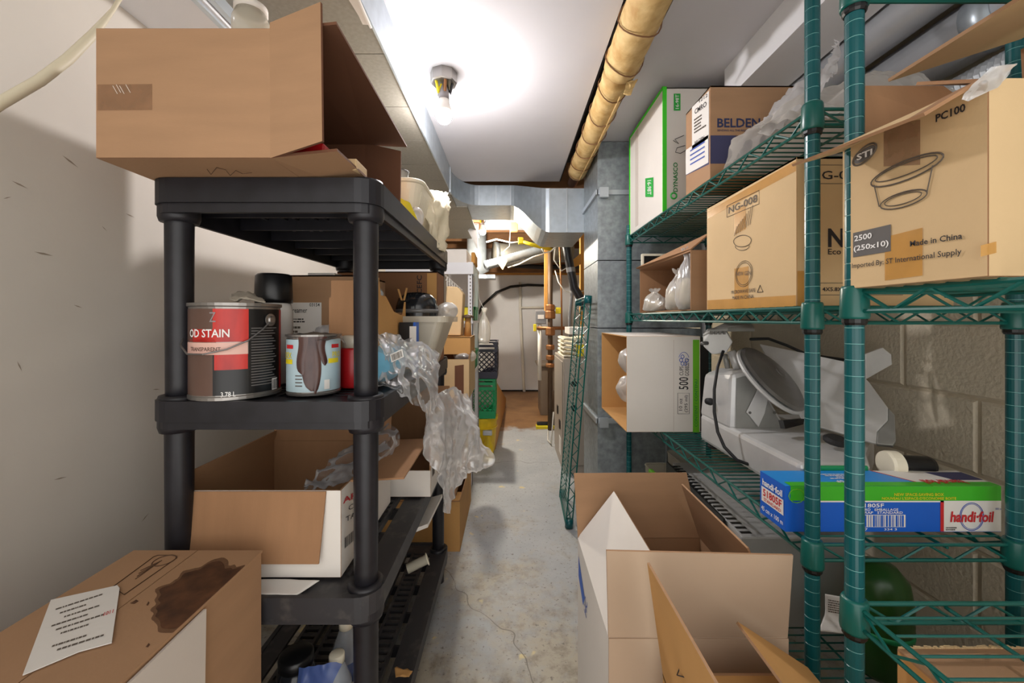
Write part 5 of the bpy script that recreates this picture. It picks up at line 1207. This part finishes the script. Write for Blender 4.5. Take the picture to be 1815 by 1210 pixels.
for k in range(7): mk('wire', MB().tube([(-.385 + k * .012, 2.46 + k * .022, .26 - k * .012), (-.38 + k * .012, 2.46 + k * .022, -.05)], .0035, 6), 'white_card', wk)
for z in (.26, .235, -.05): mk('rail', MB().tube([(-.39, 2.45, z), (-.31, 2.60, z - (.075 if z > 0 else 0))], .0035, 6), 'white_card', wk)
mk('stand', MB().box(-.45, -.29, 2.45, 2.61, FL, -.055), 'kraft_dark', wk)
for i, (x0, x1, z0, z1, m, l, c) in enumerate(((-.40, -.252, -.0115, .085, 'crate_green', 'upper green plastic bin on the far metal shelving', 'bin'), (-.38, -.252, -.3515, -.22, 'crate_green', 'lower green plastic bin on the far metal shelving', 'bin'))):
    b = thing('plastic_bin', l, c, ((x0 + x1) / 2, 2.95, z0)); mb = MB()
    mb.box(x0, x1, 2.83, 2.835, z0, z1).box(x0, x1, 3.08, 3.085, z0, z1).box(x0, x0 + .004, 2.83, 3.085, z0, z1).box(x1 - .004, x1, 2.83, 3.085, z0, z1).box(x0, x1, 2.83, 3.085, z0, z0 + .004)
    mk('body', mb, m, b); mk('rim', MB().box(x0 - .008, x1 + .008, 2.82, 2.83, z1 - .02, z1).box(x1, x1 + .008, 2.82, 3.09, z1 - .02, z1), m, b); mk('handle', MB().box(x0 + .03, x1 - .03, 2.815, 2.82, z1 - .06, z1 - .045), 'white_card', b)
yb = carton('small_box', 'yellow carton standing on the middle shelf of the far metal shelving', (-.37, 2.66, -.0115), (.115, 0, 0), (0, .12, 0), (0, 0, .09), 'yellow', 'kraft_in', lid=True)
mk('packet', MB().box(-.26, -.235, 2.68, 2.9, .3655, .44), 'wood_orange', label='yellow packet lying on top of the far metal shelving', cat='packet', bevel=.006)
mk('small_box', MB().box(-.62, -.29, 2.68, 3.0, .3655, .46), 'white_card', label='white carton lying on top of the far metal shelving', cat='box', bevel=.003)
hb = thing('plastic_bag', 'clear plastic bag hanging at the side of the far metal shelving', 'bag', (-.21, 3.1, -.17))
mk('body', crumple_bag((-.195, 3.0, -.18), (.042, .04), .26, 21), 'film_white', hb, smooth=True); mk('string', MB().tube([(-.195, 3.0, .07), (-.235, 3.0, .15), (-.243, 3.0, .352)], .002, 5), 'pvc', hb)
# crates on the bucket
def crate(label, x0, x1, y0, y1, z0, z1, m, fill):
    t = thing('milk_crate', label, 'crate', ((x0 + x1) / 2, (y0 + y1) / 2, z0), 'stacked milk crates')
    h = z1 - z0; w = .012; mb = MB()
    for x in (x0, x1 - .02):
        for y in (y0, y1 - .02): mb.box(x, x + .02, y, y + .02, z0, z1)
    mk('corner_posts', mb, m, t)
    for a, b in ((0, .18), (.72, .80), (.85, .92), (.96, 1.0)):
        mk('band', MB().box(x0, x1, y0 - .003, y0 + .004, z0 + a * h, z0 + b * h).box(x1 - .004, x1 + .003, y0, y1, z0 + a * h, z0 + b * h).box(x0, x1, y1 - .004, y1, z0 + a * h, z0 + b * h).box(x0, x0 + .004, y0, y1, z0 + a * h, z0 + b * h), m, t)
    mk('floor', MB().box(x0 + .004, x1 - .004, y0 + .004, y1 - .004, z0, z0 + .006), m, t)
    za, zb_ = z0 + .18 * h, z0 + .72 * h; dz = zb_ - za; n = 8; e = (x1 - x0) / n
    for k in range(-4, n):
        for s in (1, -1):
            u0 = x0 + k * e if s > 0 else x0 + (k + 4) * e; pa = Vec((u0, y0, za)); pb = Vec((u0 + s * 4 * e, y0, zb_))
            if s < 0 : pa = Vec((x0 + (k + 4) * e, y0, za)); pb = Vec((x0 + k * e, y0, zb_))
            d = pb - pa; t0, t1 = 0, 1
            for lim, sg in ((x0, 1), (x1, -1)):
                if abs(d.x) > 1e-9:
                    tt = (lim - pa.x) / d.x
                    if d.x * sg > 0: t0 = max(t0, tt)
                    else: t1 = min(t1, tt)
            if t1 - t0 < .08: continue
            a = pa + d * t0; b = pa + d * t1
            mk('lattice_bar', MB().tube([a, b], .0045, 4), m, t)
            sx = x1; f = lambda p: Vec((sx, y0 + (p.x - x0) / (x1 - x0) * (y1 - y0), p.z)); mk('lattice_bar', MB().tube([f(a), f(b)], .0045, 4), m, t)
    return t
crate('green milk crate between the black crate and the yellow bucket', -.44, -.122, 3.2, 3.52, -.785, -.475, 'crate_green', None)
crate('black milk crate on top of the green crate at the far left', -.43, -.108, 3.2, 3.52, -.47, -.18, 'crate_black', None)
mk('bag_filling', crumple_blob((-.28, 3.36, -.635), (.14, .12, .12), 31, .12), 'film_white', smooth=True, label='white bags filling the green milk crate', cat='bag')
mk('bag_filling', crumple_blob((-.27, 3.36, -.29), (.14, .13, .13), 32, .15), 'film_white', smooth=True, label='white bags heaped in the black milk crate', cat='bag')
bu = thing('bucket', 'yellow plastic bucket under the green milk crate', 'bucket', (-.25, 3.34, FL))
mk('body', MB().lathe((-.25, 3.34, FL), [(.115, 0), (.12, .01), (.138, .26), (.146, .262), (.146, .29), (.135, .292)], 30), 'yellow_bucket', bu, smooth=False); mk('rib', MB().lathe((-.25, 3.34, FL + .2), [(.137, 0), (.142, .002), (.142, .01), (.137, .012)], 30), 'yellow_bucket', bu)
hx = thing('spray_bottle', 'yellow spray bottle with a silver head beside the bucket', 'sprayer', (-.17, 3.1, FL + .001))
mk('bottle', MB().lathe((-.17, 3.08, FL + .001), [(.04, 0), (.042, .02), (.04, .12), (.018, .17), (.016, .2)], 16), 'yellow_bucket', hx, smooth=True); mk('head', MB().box(-.21, -.14, 3.06, 3.10, FL + .2, FL + .235), 'silver', hx, bevel=.006)
# cardboard panel leaning beside the crates
bp_ = [P(878, 673, 3.45), P(878, 797, 3.36), P(896, 716, 5.05), P(897, 706, 5.1)]; bp_[1].z = FL + .001; bp_[2].z = FL + .001
mk('cardboard_sheet', MB().panel(bp_, .006, (1, 0, 0), 0, 0), 'kraft_orange', label='flat brown cardboard sheet leaning along the crates', cat='cardboard')

# ================================================================ far end: wall pipes and cable
pv = thing('drain_pipe', 'thin white plastic pipe running up the back wall', 'pipe', (.13, 6.04, FL))
y = 6.035
mk('pipe', MB().tube([P(922, 500, y), P(922, 545, y), P(928, 680, y), P(930, 702, y)], .022, 10), 'pvc', pv, smooth=True); mk('pipe', MB().tube([P(897, 705, 5.98), P(932, 705, 5.98)], .026, 10), 'pvc', pv, smooth=True); mk('pipe', MB().tube([P(920, 545, y), P(985, 544, y)], .016, 10), 'pvc', pv, smooth=True)
mk('elbow', MB().lathe(P(931, 706, 6.0), [(.034, 0), (.036, .01), (.034, .06)], 12), 'pvc', pv, smooth=True)
mk('black_cable', MB().tube([P(848, 556, 5.9), P(856, 540, 5.95), P(880, 518, 6.0), P(905, 508, 6.02), P(935, 505, 6.03), P(975, 506, 6.03)], .02, 8), 'black_rubber', smooth=True, label='thick black cable arching across the back wall', cat='cable')
mk('floor_hose', MB().tube([P(930, 712, 5.6), P(928, 722, 5.2), P(945, 735, 4.7), P(965, 748, 4.3), P(975, 752, 4.2)], .012, 8), 'iron', smooth=True, label='thin brown hose lying on the bare floor at the far end', cat='hose')
sq = thing('floor_squeegee', 'black and yellow floor squeegee lying near the furnace', 'squeegee', (.33, 4.05, FL)); 
mk('blade', MB().box(.25, .44, 3.98, 4.06, FL + .0005, FL + .03), 'yellow', sq, bevel=.004); mk('head', MB().box(.26, .44, 4.0, 4.05, FL + .03, FL + .06), 'black', sq, bevel=.006)
mk('extension_cord', MB().tube([(.36, 3.9, FL + .004), (.33, 3.6, FL + .004), (.345, 3.45, FL + .02), (.36, 3.4, FL + .3)], .006, 6), 'pvc', smooth=True, label='white cord on the floor by the furnace corner', cat='cord')

# ================================================================ furnace, water heater cabinet and plumbing
fu = thing('furnace', 'beige metal furnace cabinet behind the leaning wire shelf', 'furnace', (.62, 3.1, FL))
mk('cabinet', MB().box(.368, .95, 2.83, 3.38, FL, -.275), 'furnace', fu, bevel=.006)
mk('door_panel', MB().box(.375, .94, 2.822, 2.83, FL + .06, -.30), 'furnace', fu, bevel=.003); mk('side_panel', MB().box(.362, .368, 2.86, 3.36, FL + .05, -.30), 'furnace', fu, bevel=.003)
for z in (-.45, -.62): mk('port', MB().lathe((.44, 2.822, z), [(.022, 0), (.022, .004)], 14, axis=(0, -1, 0)), 'black', fu)
mk('switch', MB().box(.355, .362, 2.95, 3.0, -.80, -.74), 'black', fu); mk('switch', MB().box(.355, .362, 3.08, 3.13, -.72, -.66), 'black', fu); mk('label_sheet', MB().box(.360, .362, 2.92, 3.02, -.98, -.86), 'paper', fu)
tr = None
for k in range(5):
    lab = ('bottom', 'second', 'middle', 'fourth', 'top')[k] + ' cream tray in the stack on the furnace'
    z = -.273 + k * .030; m2 = MB()
    rows = [[Vec((.375 + .3 * i / 12, yy, z + (.012 if j in (0, 3) else 0) + .006 * math.sin(i * 1.1 + .5))) for i in range(13)] for j, yy in enumerate((2.86, 2.88, 3.2, 3.22))]
    mk('food_tray', m2.grid(rows), 'cream_plastic', label=lab, cat='tray', group='cream trays on the furnace', solid=.008, smooth=True)
mk('sticky_tag', MB().box(.46, .52, 2.846, 2.85, -.26, -.18), 'yellow', label='yellow tag hanging at the front of the cream trays', cat='tag')
mk('paper_stack', MB().box(.42, .60, 2.9, 3.15, -.11, -.06), 'paper', label='pile of white papers on top of the cream trays', cat='paper', bevel=.003)
hc = thing('heater_cabinet', 'brown metal heater cabinet standing behind the furnace', 'cabinet', (.42, 4.7, FL))
mk('body', MB().box(.335, .62, 4.55, 4.95, FL, -.53), 'brown_metal', hc, bevel=.004); mk('top', MB().box(.30, .65, 4.52, 4.98, -.53, -.505), 'brown_metal', hc, bevel=.004); mk('lower_door', MB().prism([(.42, 4.25, FL), (.55, 4.25, FL), (.55, 4.25, -.75), (.45, 4.25, -.75)], (0, .02, 0)), 'iron', hc)
gs = thing('gas_pipe', 'rusty vertical gas pipe with valves and meter behind the furnace', 'pipe', (.38, 3.95, FL))
X = .385; Yg = 3.95
mk('pipe', MB().tube([(X, Yg, FL), (X, Yg, .95)], .024, 12), 'iron', gs, smooth=True)
for z, r_, hh in ((.08, .04, .06), (.0, .045, .08), (-.16, .042, .08), (-.3, .036, .05), (-.4, .036, .05), (-.47, .04, .04)): mk('fitting', MB().lathe((X, Yg, z), [(r_, 0), (r_ + .006, .01), (r_ + .006, hh - .01), (r_, hh)], 12), 'copper', gs)
mk('branch', MB().tube([(X - .13, Yg, -.09), (X + .17, Yg, -.09)], .018, 10), 'copper', gs, smooth=True)
for x, m in ((X - .15, 'yellow'), (X + .19, 'red')): mk('valve_handle', MB().box(x - .015, x + .015, Yg - .03, Yg - .02, -.12, -.05), m, gs, bevel=.004)
mk('valve_handle', MB().box(X + .05, X + .11, Yg - .03, Yg - .01, .05, .11), 'yellow', gs, bevel=.006)
mk('meter_box', MB().box(X - .14, X - .04, Yg, Yg + .08, -.05, .08), 'conduit', gs, bevel=.006); mk('meter_face', MB().box(X - .12, X - .06, Yg - .003, Yg, -.0, .04), 'paper', gs)
mk('meter_pipe', MB().tube([(X - .1, Yg + .03, -.05), (X - .1, Yg + .03, -.6)], .02, 10), 'pvc', gs, smooth=True)
mk('wood_post', MB().box(.335, .365, 4.0, 4.06, .06, .95), 'wood_orange', label='yellowish wooden strip behind the rusty gas pipe', cat='post')
for i, (xs, r_, m, l) in enumerate((([P(991, 394, 3.96), P(992, 440, 3.75), P(995, 520, 3.7), P(996, 600, 3.7)], .008, 'copper', 'thin copper tube hanging between gas pipe and conduit'), ([P(1004, 370, 3.6), P(1005, 435, 3.6), P(1009, 470, 3.6), P(1014, 520, 3.6), P(1010, 560, 3.6), P(1012, 640, 3.6)], .018, 'conduit', 'bent grey conduit dropping toward the furnace'), ([P(1000, 364, 3.46), P(1003, 432, 3.3), P(1012, 480, 3.3), P(1018, 510, 3.3), P(1030, 530, 3.3), P(1045, 560, 3.3), (.66, 3.3, -.272)], .034, 'black_plastic', 'thick dark grey flexible hose curving down to the furnace'))):
    mk('pipe', MB().tube(xs, r_, 10), m, smooth=True, label=l, cat='pipe')
hz = thing('flexible_hose', 'grey band around the upper part of the curved hose', 'hose', P(1012, 476, 3.3)); mk('band', MB().tube([P(1011.3, 474, 3.3), P(1012.2, 482, 3.3)], .037, 12), 'conduit', hz)
for i, (a, l) in enumerate((([P(960, 440, 3.4), P(965, 448, 3.4), P(975, 446, 3.4), P(985, 438, 3.4), P(990, 428, 3.4), P(992, 362, 3.43)], 'white wire loop hanging below the branch duct'), ([P(985, 366, 3.47), P(985, 430, 3.5), P(982, 460, 3.5), P(995, 480, 3.5), P(1012, 470, 3.5)], 'second thin white wire between the copper tubes'), ([P(984, 480, 3.9), P(990, 500, 3.6), P(1000, 515, 3.6), P(1020, 520, 3.6), P(1035, 515, 3.6)], 'pale wire sagging beside the dark hose'))):
    mk('loose_wire', MB().tube(a, .006, 6), 'pvc', smooth=True, label=l, cat='wire')
# ---- tangle of ducts above the far end
rdu = thing('round_duct', 'dull round duct crossing below the joists at the far end', 'duct', (.0, 4.9, .55))
mk('pipe', MB().tube([P(874, 450, 4.66), P(900, 452, 4.7), P(960, 446, 4.9), P(1010, 440, 5.0)], .13, 22), 'galv_dull', rdu, smooth=True); mk('collar', MB().tube([P(876, 450, 4.66), P(882, 450, 4.67)], .14, 22), 'galv_seam', rdu, smooth=True)
pts = []; rr = []
for i in range(60):
    t = i / 59; pts.append(P(860 + 110 * t, 470 - 30 * t * t - 8 * math.sin(3 * t), 4.1 + .3 * t)); rr.append(.05 if i % 2 else .043)
mk('flexible_duct', MB().tube(pts, rr, 14), 'galv_light', smooth=True, label='crumpled flexible foil duct sagging under the far joists', cat='duct')
el_ = thing('vertical_duct', 'shiny vertical duct drop at the far left below the flat duct', 'duct', (-.27, 4.3, .4))
mk('body', MB().tube([P(845, 410, 4.6), P(845, 468, 4.6), P(852, 486, 4.62)], .11, 22), 'galv_light', el_, smooth=True); mk('flange', MB().box(-.34, -.16, 4.2, 4.4, .42, .46), 'galv_seam', el_)
mk('reflector', MB().prism([P(829, 408, 3.4), P(842, 395, 3.6), P(848, 396, 3.6), P(846, 441, 3.4)], (0, .02, .0)), 'white_board', label='white board fragment hanging beside the far bulb', cat='board')
S('trim_17', MB().box(-.26, .30, 3.25, 4.3, .94, .949), 'ceiling_paint')
mk('yellow_pipe', MB().tube([P(925, 428, 3.8), P(945, 434, 3.8), P(977, 442, 3.93)], .018, 10), 'yellow', smooth=True, label='yellow gas line running under the far joists', cat='pipe')
mk('yellow_valve', MB().box(*[v for v in (.07, .12, 3.78, 3.83, .70, .76)]), 'yellow', label='yellow valve at the end of the gas line', cat='valve', bevel=.008)
tg = thing('paper_tag', 'tan paper tag dangling from a wire at the far end', 'tag', P(890, 475, 4.0))
mk('tag_sheet', MB().prism([P(882, 466, 4.0), P(894, 452, 4.0), P(899, 463, 4.0), P(891, 478, 4.0)], (0, .006, 0)), 'kraft_lit', tg); mk('string', MB().tube([P(888, 462, 4.0), P(893, 445, 4.0), P(903, 436, 4.0), P(905, 395, 3.97)], .004, 5), 'pvc', tg)
for i, (a, l) in enumerate((([P(862, 429, 3.9), P(880, 424, 3.9), P(905, 430, 3.9), P(930, 428, 3.9)], 'white cable running from the far bulb along the joists'), ([P(900, 474, 4.1), P(920, 468, 4.1), P(945, 455, 4.1), P(970, 448, 4.1)], 'white cable looping below the flexible foil duct'))):
    mk('loose_wire', MB().tube(a, .008, 6), 'pvc', smooth=True, label=l, cat='wire')
mk('kraft_scrap', MB().box(.0, .07, 3.94, 4.0, .85, .95), 'kraft_orange', label='tan block tucked under the branch duct near the far bulb', cat='block', bevel=.004)
mk('dark_pipe', MB().tube([P(905, 470, 5.3), P(960, 473, 5.3), (1.21, 5.3, .69)], .03, 10), 'black_rubber', smooth=True, label='dark horizontal pipe above the back wall', cat='pipe')
mk('yellow_post', MB().box(.62, .66, 3.6, 3.66, FL, .95), 'wood_orange', label='yellow wooden post beside the dark hose', cat='post')
mk('tan_panel', MB().prism([P(1010, 465, 3.5), P(1030, 448, 3.5), P(1030, 468, 3.5), P(1014, 475, 3.5)], (0, .02, 0)), 'wood_orange', label='tan board corner behind the dark hose', cat='board')
